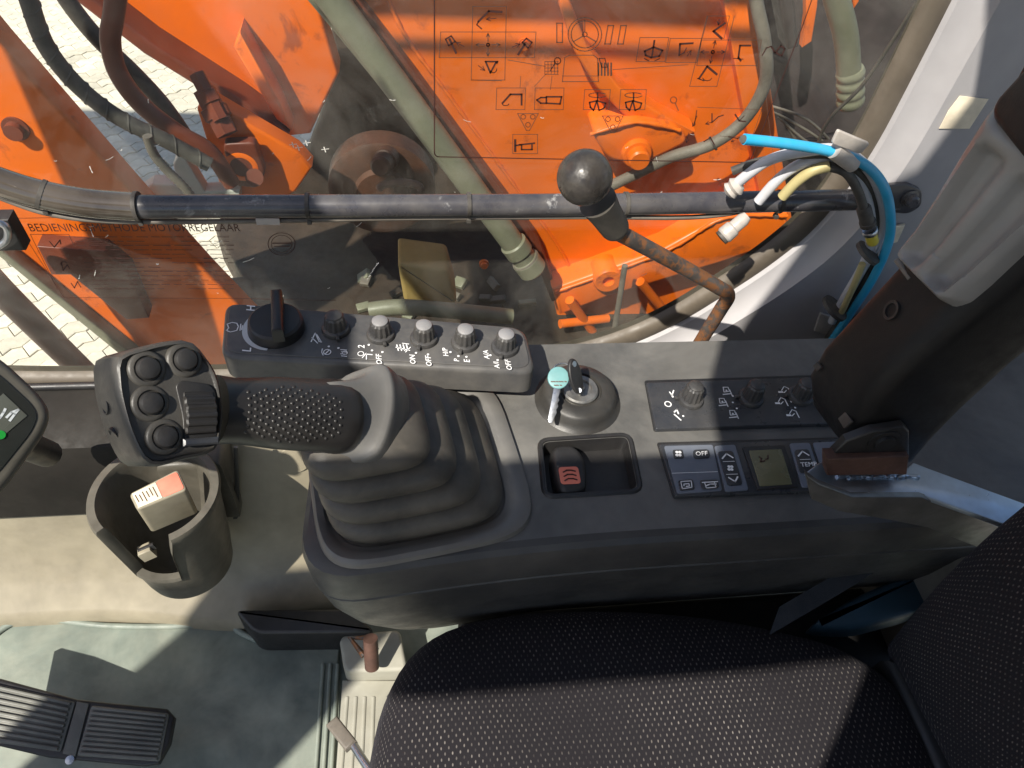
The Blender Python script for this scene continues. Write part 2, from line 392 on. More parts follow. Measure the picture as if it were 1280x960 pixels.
# ================================================================== machine outside the window
YF = 1.30
deck = thing('machine_deck', (.3, 1.4, -.2), 'dark oily machine deck below the boom foot behind the switch box', 'machine deck')
slab('deck_plate', [V(p) for p in ((-.22, .86, .02), (1.6, .86, .02), (1.6, 2.2, .02), (-.1, 2.2, .02))] + [at(x, y, z=.02) for x, y in ((310, 205), (268, 282), (302, 344), (255, 348), (330, 460))], UP, .12, dirt, deck, .01)
slab('dark_gap_plate', [at(x, y, y=1.72) for x, y in ((318, 262), (372, 225), (400, 150), (420, 80), (400, -60), (560, -60), (700, 330), (560, 380), (380, 330))], OUT, .05, dirt, deck, .01)  # dark plate added to darken the gap between beam and cylinder
box('cross_beam', (.35, 1.02, .06), .95, .07, .06, dirt, deck, c=.01)
slab('filter_block', [at(x, y, y=1.12) for x, y in ((497, 330), (560, 338), (572, 380), (505, 378))], OUT, .08, yelbrown, deck, .008, .01)
O('drain_pipe', *tubed([at(462, 388, y=1.05), at(500, 384, y=1.05), at(560, 388, y=1.05), at(640, 396, y=1.05)], .016), pipe_m, deck, 50)
for k in range(16):
    px = random.uniform(420, 660); py = random.uniform(325, 398); c = at(px, py, z=.03)
    if c.y < 2.1 and c.y > .88: O('rubble_piece', *boxd(c, random.uniform(.02, .05), random.uniform(.01, .03), .015, (random.random(), random.random() - .5, .1), (0, 1, .2), .003), random.choice([pipe_m, dirt, hoseg]), deck)

eng = thing('engine_housing', (.9, 1.7, 0), 'dark dusty engine bay panel right of the orange boom plate', 'engine housing')
slab('bay_panel', [at(x, y, y=1.62) for x, y in ((925, -160), (1330, -160), (1330, 420), (960, 420))], OUT, .05, dark_eng, eng, .01)
slab('bay_column', [at(x, y, y=1.45) for x, y in ((952, -120), (984, -120), (1000, 60), (985, 64))], OUT, .06, dark_eng, eng, .01)
slab('inner_bracket', [at(x, y, y=1.40) for x, y in ((990, 190), (1060, 175), (1090, 260), (1000, 280))], OUT, .04, dark_eng, eng, .008)
slab('orange_edge', [at(x, y, y=1.5) for x, y in ((1007, -30), (1024, -30), (1022, 8), (1015, 52), (1003, 60), (1008, 20))], OUT, .02, orange, eng, .003)
slab('orange_edge', [at(x, y, y=1.5) for x, y in ((1064, -30), (1080, -30), (1074, 2), (1067, 12))], OUT, .02, orange, eng, .003)
for q in range(5): O('wiring', *tubed([at(955 + q * 9, 130 + q * 8, y=1.42), at(1010, 150 + q * 14, y=1.40 + q * .01), at(1050 + q * 6, 190 + q * 6, y=1.44)], .003), hoseg, eng, 50)

bm = thing('boom_foot', (.4, YF, .2), 'bright orange boom foot plate with bolted gusset behind the control diagram', 'boom')
F = [(432, -60), (446, 0), (520, 96), (600, 205), (672, 300), (698, 372), (690, 470), (820, 480), (1010, 470), (1000, 330), (975, 180), (946, 0), (940, -60)]
slab('side_plate', [at(x, y, y=YF) for x, y in F], OUT, .05, orange, bm, .006)
F2 = [(428, -60), (436, 0), (510, 104), (590, 214), (662, 310), (690, 378), (700, 374), (673, 298), (601, 203), (521, 94), (447, -2), (436, -60)]
slab('plate_edge', [at(x, y, y=YF - .028) for x, y in F2], OUT, .03, red_and_shade, bm, .004)
# stepped flange to the right
slab('flange', [at(x, y, y=YF - .03) for x, y in ((893, -60), (940, -60), (962, 150), (985, 330), (968, 330), (935, 170))], OUT, .03, orange, bm, .004)
# curved rib, gusset and bolt
rib = [at(x, y, y=YF - .05) for x, y in ((706, -60), (712, 0), (735, 60), (775, 110), (830, 145), (870, 165), (845, 180), (790, 155), (745, 110), (718, 65), (700, 10), (694, -60))]
slab('curved_rib', rib, OUT, .06, orange, bm, .006)
slab('gusset', [at(x, y, y=YF - .07) for x, y in ((738, 165), (795, 150), (850, 160), (862, 178), (800, 208), (760, 200))], OUT, .08, orange, bm, .008, .02)
pbolt = lathe('pivot_bolt', at(796, 192, y=YF - .075), OUT, [(.030, -.02), (.030, 0), (.027, .006), (.021, .007), (.021, .024), (.018, .028), (0.0005, .028)], orange, bm, 6 * 4)
slab('lower_bracket', [at(x, y, y=YF - .06) for x, y in ((690, 362), (830, 312), (905, 270), (985, 268), (985, 300), (900, 330), (760, 372), (700, 395))], OUT, .07, orange, bm, .01)
lathe('boss', at(760, 350, y=YF - .07), OUT, [(.034, -.05), (.034, 0), (.030, .006), (.014, .006), (.012, -.004), (.0005, -.004)], orange, bm)
for nm, pts, q in (('weld_seam', ((470, -40), (505, 42), (560, 118), (640, 228), (700, 312), (722, 356)), .0035), ('weld_seam', ((738, 168), (796, 153), (850, 163)), .004), ('weld_seam', ((694, 365), (830, 315), (905, 273), (984, 270)), .004), ('weld_seam', ((905, -40), (925, 100), (958, 300)), .003)):
    W_ = catmull([at(x, y, y=YF - (.002 if pts[0][0] in (470, 905) else .062 if pts[0][0] == 694 else .072)) for x, y in pts], 14)
    O(nm, *tubed(W_, lambda t, q=q: q * (1 + .22 * math.sin(t * 160) + .1 * math.sin(t * 47)), 8, 0), orange, bm, 60)
O('grease_pipe', *tubed([at(781, 332, y=YF - .12), at(775, 370, y=YF - .12), at(768, 412, y=YF - .12)], .0065), hoseg, bm, 50)
for (x0, y0, x1, y1) in ((700, 405, 760, 398), (712, 375, 745, 420), (800, 352, 840, 400)):
    O('stay_bar', *tubed([at(x0, y0, y=YF - .08), at(x1, y1, y=YF - .05)], .011, smooth=0), orange, bm, 50)
for (x, y) in ((905, 230), (925, 150), (605, 330), (655, 55), (880, 300)):
    lathe('bolt_head', at(x, y, y=YF), OUT, [(.011, -.004), (.011, .002), (.008, .002), (.008, .009), (.0005, .009)], orange, bm, 24)

hz = thing('steering_hose', at(960, 60, y=1.2), 'brown flexible hose curving down over the orange boom plate right side', 'hose')
O('hose_body', *tubed([at(x, y, y=d) for x, y, d in ((938, -60, 1.24), (945, 0, 1.22), (956, 55, 1.2), (956, 105, 1.2), (930, 150, 1.2), (890, 180, 1.2), (840, 196, 1.22), (800, 215, 1.24), (752, 238, 1.26))], .0115), hoseg, hz, 50)
O('clamp', *tubed([at(890 + k * 2.6, 180 - k * 1.6, y=1.2) for k in range(2)], .0145, smooth=0), hose_m, hz, 50)

cyl = thing('hydraulic_cylinder', at(560, 210, y=1.22), 'grey green hydraulic tube running diagonally along the orange plate', 'hydraulic cylinder')
pa, pb = at(372, -60, y=1.24), at(642, 305, y=1.2); ax = (pb - pa).normalized()
O('barrel', *tubed([pa, pb], .0245, 20, 0), pipe_m, cyl, 50)
p3 = at(646, 312, y=1.2); p4 = at(664, 352, y=1.2)
lathe('gland', pb - ax * .005, ax, [(.026, 0), (.029, .003), (.029, .03), (.025, .034), (.025, .05), (.031, .054), (.031, .085), (.024, .092), (.0005, .092)], pipe_m, cyl)
lathe('collar', pb + ax * .046, ax, [(.0295, 0), (.0305, .002), (.0305, .006), (.0295, .008), (.001, .008)], hoseg, cyl)
O('feed_pipe', *tubed([at(344, -60, y=1.27), at(470, 92, y=1.27), at(600, 262, y=1.25)], .010, 12), pipe_m, cyl, 50)

gh = thing('grey_hose', at(1058, 80, y=1.1), 'thick grey green hose with corrugated cuff beside the window post', 'hose')
O('hose_body', *tubed([at(1030, -60, y=1.08), at(1046, 0, y=1.08), at(1058, 50, y=1.08), at(1062, 110, y=1.08)], .0185, 20), pipe_m, gh, 50)
pc = [at(1063, 86 + k * 9, y=1.08) for k in range(6)]
O('cuff', *tubed([pc[0].lerp(pc[-1], k / 24) for k in range(25)], lambda t: .0195 + .0028 * abs(math.sin(t * 4 * math.pi)), 20, 0), pipe_m, gh, 60)
tag(tube('black_cable', [at(x, y, y=d) for x, y, d in ((1160, -20, .9), (1110, 60, .92), (1075, 110, .94), (1040, 145, .96), (1024, 175, .97), (1018, 215, .98))], .0026, hose_m, None, 8), 'thin black cable crossing in front of the corrugated grey hose', 'cable')

bl = thing('bucket_cylinder_arm', at(100, 300, y=1.15), 'orange arm plate slanting down behind the left window decal', 'arm plate')
slab('arm_plate', [at(x, y, y=1.15) for x, y in ((-80, -40), (0, 55), (165, 240), (262, 345), (360, 445), (420, 560), (300, 560), (172, 442), (0, 306), (-80, 245))], OUT, .05, orange, bl, .006)
slab('arm_edge', [at(x, y, y=1.12) for x, y in ((-80, 250), (0, 312), (110, 400), (172, 448), (300, 568), (285, 570), (160, 452), (0, 322), (-80, 258))], OUT, .05, pipe_m, bl, .003)
slab('shadow_patch', [at(x, y, y=1.115) for x, y in ((46, 308), (130, 314), (160, 338), (186, 398), (158, 400), (88, 344), (64, 344))], OUT, .035, red_and_shade, bl, .003)  # dark patch standing in for a cast shadow on the arm plate
lathe('arm_bolt', at(20, 160, y=1.15), OUT, [(.02, -.004), (.02, .004), (.014, .004), (.014, .016), (.0005, .016)], red_and_shade, bl, 24)
tag(tube('red_pipe', [at(-60, 292, y=1.02), at(0, 362, y=1.02), at(118, 478, y=1.02), at(200, 560, y=1.02)], .0225, red_and_shade, None, 20), 'dull red brown pipe slanting down at the left below the arm plate', 'pipe')

bc = thing('boom_beam', at(250, 60, y=1.5), 'shaded orange boom beam slanting across the upper left of the window', 'boom')
slab('side_plate', [at(x, y, y=1.5) for x, y in ((60, -60), (96, -6), (180, 62), (290, 130), (352, 172), (388, 168), (424, 92), (402, 20), (385, -60))], OUT, .06, orange, bc, .008)
slab('shade_section', [V((x, 1.5, z)) for x, z in ((-4.4, 2.0), (-4.4, 2.86), (-2.6, 2.80), (-.9, 1.6), (-.9, 1.1), (-2.3, 1.72))], OUT, .25, orange, bc, .02)  # unseen boom part added to cast shade on the paving
slab('lower_flange', [at(x, y, y=1.43) for x, y in ((72, -60), (104, -10), (190, 55), (300, 124), (362, 168), (352, 176), (290, 136), (180, 68), (92, 0), (58, -60))], OUT, .13, red_and_shade, bc, .006)
slab('stiffener', [at(x, y, y=1.44) for x, y in ((300, 40), (350, 130), (365, 165), (345, 150), (292, 60))], OUT, .06, orange, bc, .006)
lk = thing('link_bracket', at(320, 190, y=1.3), 'lit orange link bracket with round holes behind the guard rail', 'bracket')
slab('bracket_plate', [at(x, y, y=1.25) for x, y in ((246, 138), (268, 130), (330, 166), (372, 190), (390, 210), (370, 240), (330, 262), (280, 252), (262, 190))], OUT, .04, orange, lk, .006)
lathe('pin', at(303, 203, y=1.23), OUT, [(.034, -.02), (.034, .012), (.028, .016), (.020, .016), (.018, .006), (.0005, .006)], orange, lk)
slab('cover_tab', [at(x, y, y=1.215) for x, y in ((278, 180), (318, 178), (332, 216), (322, 236), (290, 232))], OUT, .02, red_and_shade, lk, .004, .01)
O('pin_bush', *tubed([at(318, 222, y=1.2), at(318, 222, y=1.29)], .016, 20, 0), red_and_shade, lk, 50)
for (x, y, q) in ((255, 112, .02), (246, 92, .014)):
    lathe('pipe_fitting', at(x, y, y=1.26), (.4, -.5, -.75), [(q, 0), (q, .03), (q * 1.25, .032), (q * 1.25, .05), (q, .052), (q, .08), (.0005, .08)], red_and_shade, lk, 6)
rustd = mat('dark_rust', (.055, .02, .010), .6, var=.4, vs=22, dust=.15, ds=14, dcol=(.16, .08, .04))
hub = thing('swing_hub', at(470, 200, y=1.35), 'round rusty hub with bolt half hidden behind the guard rail', 'hub')
hc = at(478, 238, y=1.38)
lathe('hub_disc', hc, OUT, [(.115, -.05), (.115, 0), (.105, .006), (.06, .006), (.055, .02), (.0005, .02)], rustd, hub, 40)
lathe('hub_bolt', at(482, 200, y=1.34), (-.25, -1, .25), [(.024, -.02), (.024, .01), (.021, .012), (.021, .04), (.016, .046), (.0005, .046)], rustd, hub, 24)
O('hub_ring', *tubed([at(500 + 26 * math.cos(t), 236 + 8 * math.sin(t), y=1.3) for t in [math.pi + k * .45 for k in range(8)]], .008), rustb, hub, 50)
# hoses at the upper left
def spiral_hose(name, path, r, label):
    t = thing(name, path[2], label, 'hose')
    O('hose_body', *tubed(path, r, 16), hose_m, t, 50)
    P = catmull(path, 14); acc = []; u = None; n = len(P)
    for i, p in enumerate(P):
        d = (P[min(i + 1, n - 1)] - P[max(i - 1, 0)]).normalized()
        if u is None: u = frame(d)[0]
        u = (u - d * u.dot(d)).normalized(); b = d.cross(u)
        an = i * .9; acc.append(p + (u * math.cos(an) + b * math.sin(an)) * r * .97)
    O('spiral_guard', *tubed(acc, r * .16, 6, 2), hose_m, t, 60); return t
spiral_hose('spiral_guard_hose', [at(x, y, y=1.12) for x, y in ((18, -60), (36, 0), (58, 58), (98, 108), (150, 148), (208, 176), (262, 206))], .0125, 'black hose with torn spiral guard curving over the pale paving')
tag(tube('dark_hose', [at(x, y, y=1.25) for x, y in ((50, -60), (84, 0), (122, 48), (168, 92), (205, 132), (236, 176))], .0135, hose_m, None, 14), 'plain dark hose behind the curved red pipe at the upper left', 'hose')
tag(tube('curved_red_pipe', [at(x, y, y=1.18) for x, y in ((150, -40), (142, 20), (138, 52), (148, 92), (178, 132), (222, 166), (262, 190), (290, 230))], .0150, red_and_shade, None, 18), 'red brown steel pipe bent in a curve beside the dark hose', 'pipe')
ct = thing('corrugated_conduit', at(210, 215, y=1.05), 'small grey corrugated conduit hanging above the guard rail', 'conduit')
pth = catmull([at(x, y, y=1.05) for x, y in ((184, 170), (192, 192), (208, 212), (232, 236), (250, 262))], 12)
O('conduit_body', *tubed(pth, lambda t: .0072 + .0012 * math.sin(t * 150), 12, 0), hoseg, ct, 60)
tag(slab('pale_cover', [at(x, y, y=1.22) for x, y in ((172, 242), (190, 230), (222, 232), (216, 206), (226, 190), (256, 240), (300, 238), (300, 262), (172, 262))], OUT, .03, machw, None, .004), 'pale grey plastic cover piece just above the guard rail at the left', 'cover')

# ================================================================== cab wall and window
YG = .785
win = [(1290, -330), (1163, 0), (1120, 88), (1080, 168), (1040, 232), (1000, 280), (950, 320), (905, 350), (850, 385), (800, 410), (750, 428), (690, 443), (600, 456), (450, 462), (250, 468), (60, 470), (-60, 468)]
WP = [at(x, y, y=YG) for x, y in win]
WP[0] = V((.56, YG, 1.58)); WP.append(V((-.79, YG, .45))); WP.append(V((-.79, YG, 1.58)))
WP = [V((p.x, YG, p.z)) for p in WP]
W2 = round2([V((p.x, p.z)) for p in WP], .03, 4)
def wring(d, y): return [V((p.x, y, p.y)) for p in off2(W2, d)]
wall = thing('cab_wall', (0, .8, 0), 'grey cab side wall with large rounded window opening', 'wall')
# inner trim: sloping reveal from the seal to the wall face
O('window_reveal', *loftd([wring(-.016, YG - .012), wring(-.020, YG - .017), wring(-.030, YG - .020), wring(-.044, YG - .03), wring(-.05, YG - .04)], False, False), wall_m, wall, 30)
O('window_seal', *loftd([wring(.012, YG - .001), wring(.010, YG - .008), wring(.004, YG - .013), wring(-.010, YG - .015), wring(-.018, YG - .011)], False, False), seal_m, wall, 60)
def fill(name, loops, y, m, parent):
    b = bmesh.new(); org = ORG[parent.name]; es = []
    for L in loops:
        vs = [b.verts.new((p.x - org.x, y - org.y, p.z - org.z)) for p in L]
        for i in range(len(vs)): es.append(b.edges.new((vs[i], vs[(i + 1) % len(vs)])))
    bmesh.ops.triangle_fill(b, use_beauty=True, edges=es); bmesh.ops.recalc_face_normals(b, faces=b.faces)
    me = bpy.data.meshes.new(name); b.to_mesh(me); b.free(); me.materials.append(m)
    return link(bpy.data.objects.new(name, me), parent)
inner = wring(-.05, YG - .04)
lo = min(p.z for p in inner); hi = max(p.z for p in inner)
fill('wall_panel', [inner, [V((-.93, 0, -.02)), V((1.25, 0, -.02)), V((1.25, 0, 1.635)), V((-.93, 0, 1.635))]], YG - .04, wall_m, wall)
fill('outer_skin', [wring(.0, YG + .02), [V((-.93, 0, -.1)), V((1.25, 0, -.1)), V((1.25, 0, 1.635)), V((-.93, 0, 1.635))]], YG + .02, seal_m, wall)

gp = thing('window_pane', (0, YG, .5), 'clear dusty side window pane with printed decals', 'window')
gl2 = off2(W2, -.002)
O('glass', *loftd([[V((p.x, YG + .003, p.y)) for p in gl2], [V((p.x, YG - .002, p.y)) for p in gl2]]), glass, gp, 30)
yd = YG - .0034
D = lambda x, y: at(x, y, y=yd)
LW = .00125
dec = Acc(); decp = Acc()
def pl(acc, pts, wd=1.0, closed=False): stroke(acc, [D(x, y) for x, y in pts], LW * wd, OUT, closed)
def rect(acc, x0, y0, x1, y1, sk=0, wd=.6): pl(acc, [(x0, y0), (x1, y0), (x1 - sk, y1), (x0 - sk, y1)], wd, True)
def arc(acc, cx, cy, rx, ry, a0, a1, wd=.8, n=14): pl(acc, [(cx + rx * math.cos(R(a0 + (a1 - a0) * k / n)), cy + ry * math.sin(R(a0 + (a1 - a0) * k / n))) for k in range(n + 1)], wd)
def arrow(acc, x0, y0, x1, y1, wd=.7, h=5):
    pl(acc, [(x0, y0), (x1, y1)], wd); d = V((x1 - x0, y1 - y0)).normalized(); s = V((-d.y, d.x)); e = V((x1, y1))
    for q in (1, -1): w_ = e - d * h + s * q * h * .5; pl(acc, [(x1, y1), (w_.x, w_.y)], wd)
# sticker outline
pl(dec, [(543, -60), (543, 190)] , 1.1); arc(dec, 548, 190, 5, 6, 180, 90, 1.1, 5); pl(dec, [(548, 196), (760, 200), (934, 203)], 1.1); pl(dec, [(938, 201), (1004, 30), (1036, -60)], .9)
# left stick cross
rect(decp, 591, 8, 633, 100, 2); rect(decp, 551, 40, 670, 72, 2)
pl(decp, [(589, 100), (627, 101)], .6)
pl(dec, [(598, 27), (611, 14), (627, 15)], 1.8); pl(dec, [(598, 27), (596, 31), (602, 36)], 1); arrow(dec, 620, 23, 608, 24)
pl(dec, [(562, 49), (570, 66)], 2); pl(dec, [(557, 49), (564, 45), (569, 52), (561, 57)], 1.3, True); arrow(dec, 580, 58, 570, 53)
pl(dec, [(656, 55), (648, 68)], 2); pl(dec, [(653, 53), (658, 48), (665, 53), (660, 60)], 1.3, True); arrow(dec, 640, 59, 650, 55)
arc(dec, 610, 56, 1.8, 1.8, 0, 360, 1)
for dx, dy in ((15, 0), (-15, 0), (0, 14), (0, -14)): arrow(decp, 610 + dx * .3, 56 + dy * .3, 610 + dx, 56 + dy, .8, 4)
pl(dec, [(607, 77), (622, 77), (621, 79)], 1.5); pl(dec, [(607, 77), (613, 91), (620, 78)], 1.6); arc(dec, 617, 86, 4, 5, 0, 150, .8, 6); arrow(dec, 598, 82, 606, 88)
# steering wheel, seat, pedals
for q in (21, 17): arc(decp, 731, 43, q, q, 0, 360, .8, 28)
arc(decp, 731, 43, 3, 3, 0, 360, .8, 8); pl(decp, [(731, 40), (731, 25)], .9); pl(decp, [(729, 45), (717, 52)], .9); pl(decp, [(733, 45), (745, 52)], .9)
rect(decp, 696, 29, 703, 53, 0, .9); rect(decp, 760, 32, 767, 55, 4, .9); rect(decp, 776, 32, 783, 55, 4, .9)
pl(decp, [(703, 102), (706, 72), (712, 69), (742, 69), (747, 73), (748, 102)], .7, True); pl(decp, [(703, 95), (748, 95)], .6)
for k in range(5): pl(decp, [(681 + k * 4, 77), (681 + k * 4, 92)], .6); pl(decp, [(681, 77 + k * 4), (698, 77 + k * 4)], .6); pl(decp, [(748 + k * 4, 79), (748 + k * 4, 94)], 1.6)
arc(dec, 697, 76, 4, 4, 0, 360, .9, 10); pl(dec, [(694, 79), (688, 88)], .9); rect(dec, 749, 73, 756, 84, -3, .8)
pl(decp, [(635, 75), (682, 83)], .6); pl(decp, [(766, 87), (860, 81)], .6); pl(decp, [(690, 95), (688, 112)], .5); pl(decp, [(651, 95), (650, 110)], .5); pl(decp, [(683, 92), (668, 108)], .5)
# middle boxes
rect(decp, 621, 110, 657, 137, 1); pl(dec, [(628, 129), (638, 118), (652, 118), (652, 131)], 1.8); arc(dec, 632, 130, 4, 2, 0, 180, .8, 6)
rect(decp, 669, 110, 705, 137, 1); pl(dec, [(683, 121), (683, 129), (700, 130), (702, 121)], 1.6, True); pl(dec, [(683, 122), (676, 122), (671, 125), (676, 129), (683, 129)], 1.5)
for cx in (747, 792):
    rect(decp, cx - 16, 112, cx + 16, 137, 2); pl(dec, [(cx - 1, 126), (cx - 10, 128), (cx - 9, 134), (cx - 5, 138), (cx - 1, 126), (cx + 2, 138), (cx + 8, 135), (cx + 10, 129)], 1.5, True); pl(dec, [(cx, 126), (cx, 116)], 1.4); arc(decp, cx, 119, 11, 3, 20, 330, .8); 
for cx, cy in ((660, 151), (766, 154)):
    pl(decp, [(cx - 13, cy - 9), (cx + 13, cy - 9), (cx + 2, cy + 12), (cx - 2, cy + 12)], .7, True)
    for dx, dy in ((-6, -5), (6, -5), (0, 5)): arc(decp, cx + dx, cy + dy, 3, 3, 0, 360, .7, 10)
rect(decp, 641, 168, 672, 192, 0); pl(dec, [(644, 175), (644, 189)], 2.2); pl(dec, [(645, 182), (650, 181), (668, 179)], 1.8); pl(dec, [(652, 181), (652, 187), (665, 187), (665, 181)], 1.6)
# right stick boxes
rect(decp, 800, 47, 836, 77, 5); rect(decp, 838, 48, 877, 78, 6); rect(decp, 885, 20, 912, 48, 7, .5); pl(decp, [(884, 20), (862, 108), (896, 108), (918, 20)], .6); rect(decp, 877, 50, 952, 82, 6)
pl(dec, [(818, 51), (815, 70)], 1.7); pl(dec, [(806, 64), (817, 59), (828, 63), (824, 70), (814, 72), (807, 69)], 1.7, True); arc(dec, 815, 70, 11, 6, 30, 70, .9, 4); arc(dec, 815, 70, 11, 6, 110, 150, .9, 4)
pl(dec, [(866, 54), (850, 55), (849, 69)], 1.8); pl(dec, [(849, 69), (855, 66), (858, 60)], .9); arrow(dec, 859, 70, 864, 63)
pl(dec, [(906, 29), (892, 39), (902, 48)], 2); arrow(dec, 899, 24, 898, 31, .8, 4)
arc(dec, 891, 65, 1.8, 1.8, 0, 360, 1)
for dx, dy in ((15, 0), (-15, 0), (-3, 14), (3, -14)): arrow(dec, 891 + dx * .35, 65 + dy * .35, 891 + dx, 65 + dy, .8, 4)
pl(dec, [(938, 57), (925, 57), (923, 72), (926, 76)], 1.7); pl(dec, [(917, 73), (929, 74)], .8)
pl(dec, [(953, 69), (958, 60), (964, 58), (969, 66), (976, 57), (981, 61), (977, 70), (968, 65)], 1.2)
pl(dec, [(874, 98), (884, 83), (896, 93)], 2); arc(dec, 884, 96, 6, 5, 20, 160, .8, 6); pl(dec, [(872, 98), (880, 101)], 1)
# bottom right group
arc(decp, 842, 125, 4, 4, 0, 360, .8, 10); pl(decp, [(844, 129), (848, 138)], .8)
pl(decp, [(872, 134), (952, 137), (940, 172), (900, 170)], .5)
pl(dec, [(871, 138), (868, 157)], .8); arrow(dec, 871, 145, 866, 158, .8, 4)
pl(dec, [(890, 142), (890, 153), (898, 146), (904, 144)], 1.2); arrow(dec, 889, 153, 882, 155, .8, 4); pl(dec, [(919, 143), (924, 151), (932, 152)], 1.4); pl(dec, [(924, 151), (930, 145)], 1)
pl(dec, [(880, 177), (888, 172), (893, 181)], 1.2); pl(dec, [(911, 171), (922, 173), (930, 170)], 1.2); arrow(dec, 919, 175, 914, 177, .7, 3); arrow(dec, 861, 166, 858, 178, .7, 4)
s1 = dec.build('control_diagram_print', darkprint, gp, 0); s1['label'] = 'dark symbols of the control diagram decal'
s2 = decp.build('control_diagram_lines', paleprint, gp, 0); s2['label'] = 'thin frame lines of the control diagram decal'
# lower left decal
d2 = Acc()
text(d2, 'BEDIENINGSMETHODE MOTORREGELAAR', D(170, 285), (1, 0, 0), (0, 0, 1), .0172, .0, .76)
pl(d2, [(14, 273), (70, 272)], .6); pl(d2, [(16, 272), (80, 372), (300, 373), (420, 376)], .6); pl(d2, [(38, 293), (86, 293)], .6); pl(d2, [(38, 293), (72, 362)], .6); pl(d2, [(86, 293), (92, 306)], .6)
for r_ in range(13):
    y = 296 + r_ * 5.4; x = 92 + r_ * 2.2 if r_ else 92
    while x < 288:
        L_ = random.uniform(6, 22)
        if random.random() < .86: pl(d2, [(x, y), (min(x + L_, 292), y + .2)], .75)
        x += L_ + random.uniform(2.5, 6)
for y in (305, 322, 338, 352): pl(d2, [(96, y), (292, y + .5)], .35)
pl(d2, [(62, 302), (68, 309), (75, 300), (76, 305)], 1.1); pl(d2, [(77, 329), (79, 338), (84, 331), (87, 336)], 1.1); arc(d2, 80, 330, 4, 3, 150, 330, 1, 6); pl(d2, [(89, 354), (93, 360), (97, 352), (101, 359)], 1.1)
arc(d2, 352, 305, 17, 14, 0, 360, .8, 24); arc(d2, 352, 305, 13, 11, 0, 360, .6, 24); pl(d2, [(341, 304), (363, 304)], 1.6); pl(d2, [(343, 308), (361, 308)], 1)
s3 = d2.build('instruction_print', darkprint, gp, 0); s3['label'] = 'printed Dutch throttle instructions on the lower left of the pane'

sc2 = Acc()
for k in range(46):
    x = random.choice([random.uniform(60, 420), random.uniform(60, 420), random.uniform(780, 940), random.uniform(430, 900)]); y = random.uniform(120, 380)
    a_ = random.choice([random.uniform(-.5, .3), random.uniform(0, 3.14)]); L_ = random.uniform(1.5, 16) * random.random() + 1.5
    pl(sc2, [(x, y), (x + L_ * math.cos(a_) * .5, y + L_ * math.sin(a_) * .5 + .6), (x + L_ * math.cos(a_), y + L_ * math.sin(a_))], random.uniform(.3, .8))
for x, y in ((365, 178), (372, 182), (382, 176), (405, 184)): pl(sc2, [(x, y), (x + 2, y + 6)], .9); pl(sc2, [(x - 3, y + 3), (x + 6, y + 2)], .6)
so_ = sc2.build('scratch_marks', scratch_m, gp, 0); so_['kind'] = 'stuff'
# unseen cab roof, outlined for the sun patches, and posts added for shade
roof = thing('cab_roof', (0, .1, 1.66), 'unseen cab roof with openings shaped for the sun patches below', 'roof')
def roofpanel(name, pts): slab(name, [V((x, y, 1.68)) for x, y in pts], UP, .035, wall_m, roof, .004)
roofpanel('front_header', [(-.80, -.42), (-.625, -.42), (-.625, .62), (-.80, .62)])
roofpanel('side_rail', [(-.62, -.42), (1.1, -.42), (1.1, -.16), (-.62, -.16)])
roofpanel('roof_shade_panel', [(-.25, -.155), (1.1, -.155), (1.1, .62), (.30, .62), (.22, .31), (.13, .24), (-.03, .19), (-.17, .08), (-.235, -.05)])  # outline shaped to set where sun and shadow fall inside
post = thing('front_shade_post', (-1.1, -.4, 0), 'unseen grey post added to shade the floor and kick panel', 'post')  # added out of view so its shadow falls on floor and panel
slab('post_body', [V((x, y, 1.80)) for x, y in ((-1.35, -.44), (-.99, -.44), (-.99, -.38), (-1.35, -.38))], UP, 1.82, wall_m, post, .01)
rpost = thing('rear_shade_post', (0, -.42, 0), 'unseen grey post added to shade the backrest', 'post')  # added out of view to keep the backrest in shade
slab('post_body', [V((x, y, 1.642)) for x, y in ((-.15, -.44), (.32, -.44), (.32, -.40), (-.15, -.40))], UP, .75, wall_m, rpost, .01)
lathe('post_bolt', V((.0, -.40, 1.2)), (0, 1, 0), [(.02, 0), (.02, .01), (.0005, .012)], black, rpost, 12)
lathe('post_bolt', V((-1.12, -.38, .5)), (0, 1, 0), [(.02, 0), (.02, .01), (.0005, .012)], black, post, 12)

# ================================================================== guard rail
YR = .72
rl = thing('guard_rail', at(640, 255, y=YR), 'black round guard rail across the window with cable ties', 'guard rail')
rp = [at(x, y, y=d) for x, y, d in ((-90, 182, YR + .01), (-40, 212, YR), (0, 228, YR), (50, 243, YR), (110, 254, YR), (170, 258.5, YR))]
O('vinyl_sleeve', *tubed(rp, .0158, 20), tan, rl, 50)
rr = [at(x, y, y=YR) for x, y in ((170, 258.5), (300, 258), (480, 257.5), (640, 256.5), (800, 255), (960, 252), (1105, 249))]
O('rail_tube', *tubed([rp[-2]] + rr, .0132, 24, 4), rail_m, rl, 50)
for x, y in ((52, 243), (172, 258), (385, 257), (586, 256), (782, 255), (974, 252)):
    c = at(x, y, y=YR); d = (at(x + 6, y + (2 if x < 100 else 0), y=YR) - c).normalized()
    tie = O('cable_tie', *tubed([c - d * .0022, c + d * .0022], .0165 if x < 180 else .0146, 20, 0), hose_m, rl, 50)
    box('tie_head', c + V((0, -.006, -.0175)), .005, .007, .006, hose_m, rl, c=.001)
fl = slab('end_flange', [at(x, y, y=.738) for x, y in ((1088, 234), (1135, 230), (1153, 238), (1152, 258), (1136, 268), (1092, 264))], OUT, .006, rail_m, rl, .0015, .008)
lathe('flange_bolt', at(1137, 247, y=.738), OUT, [(.0115, -.002), (.0115, .002), (.0085, .003), (.0085, .010), (.006, .012), (.0005, .012)], rail_m, rl, 18)
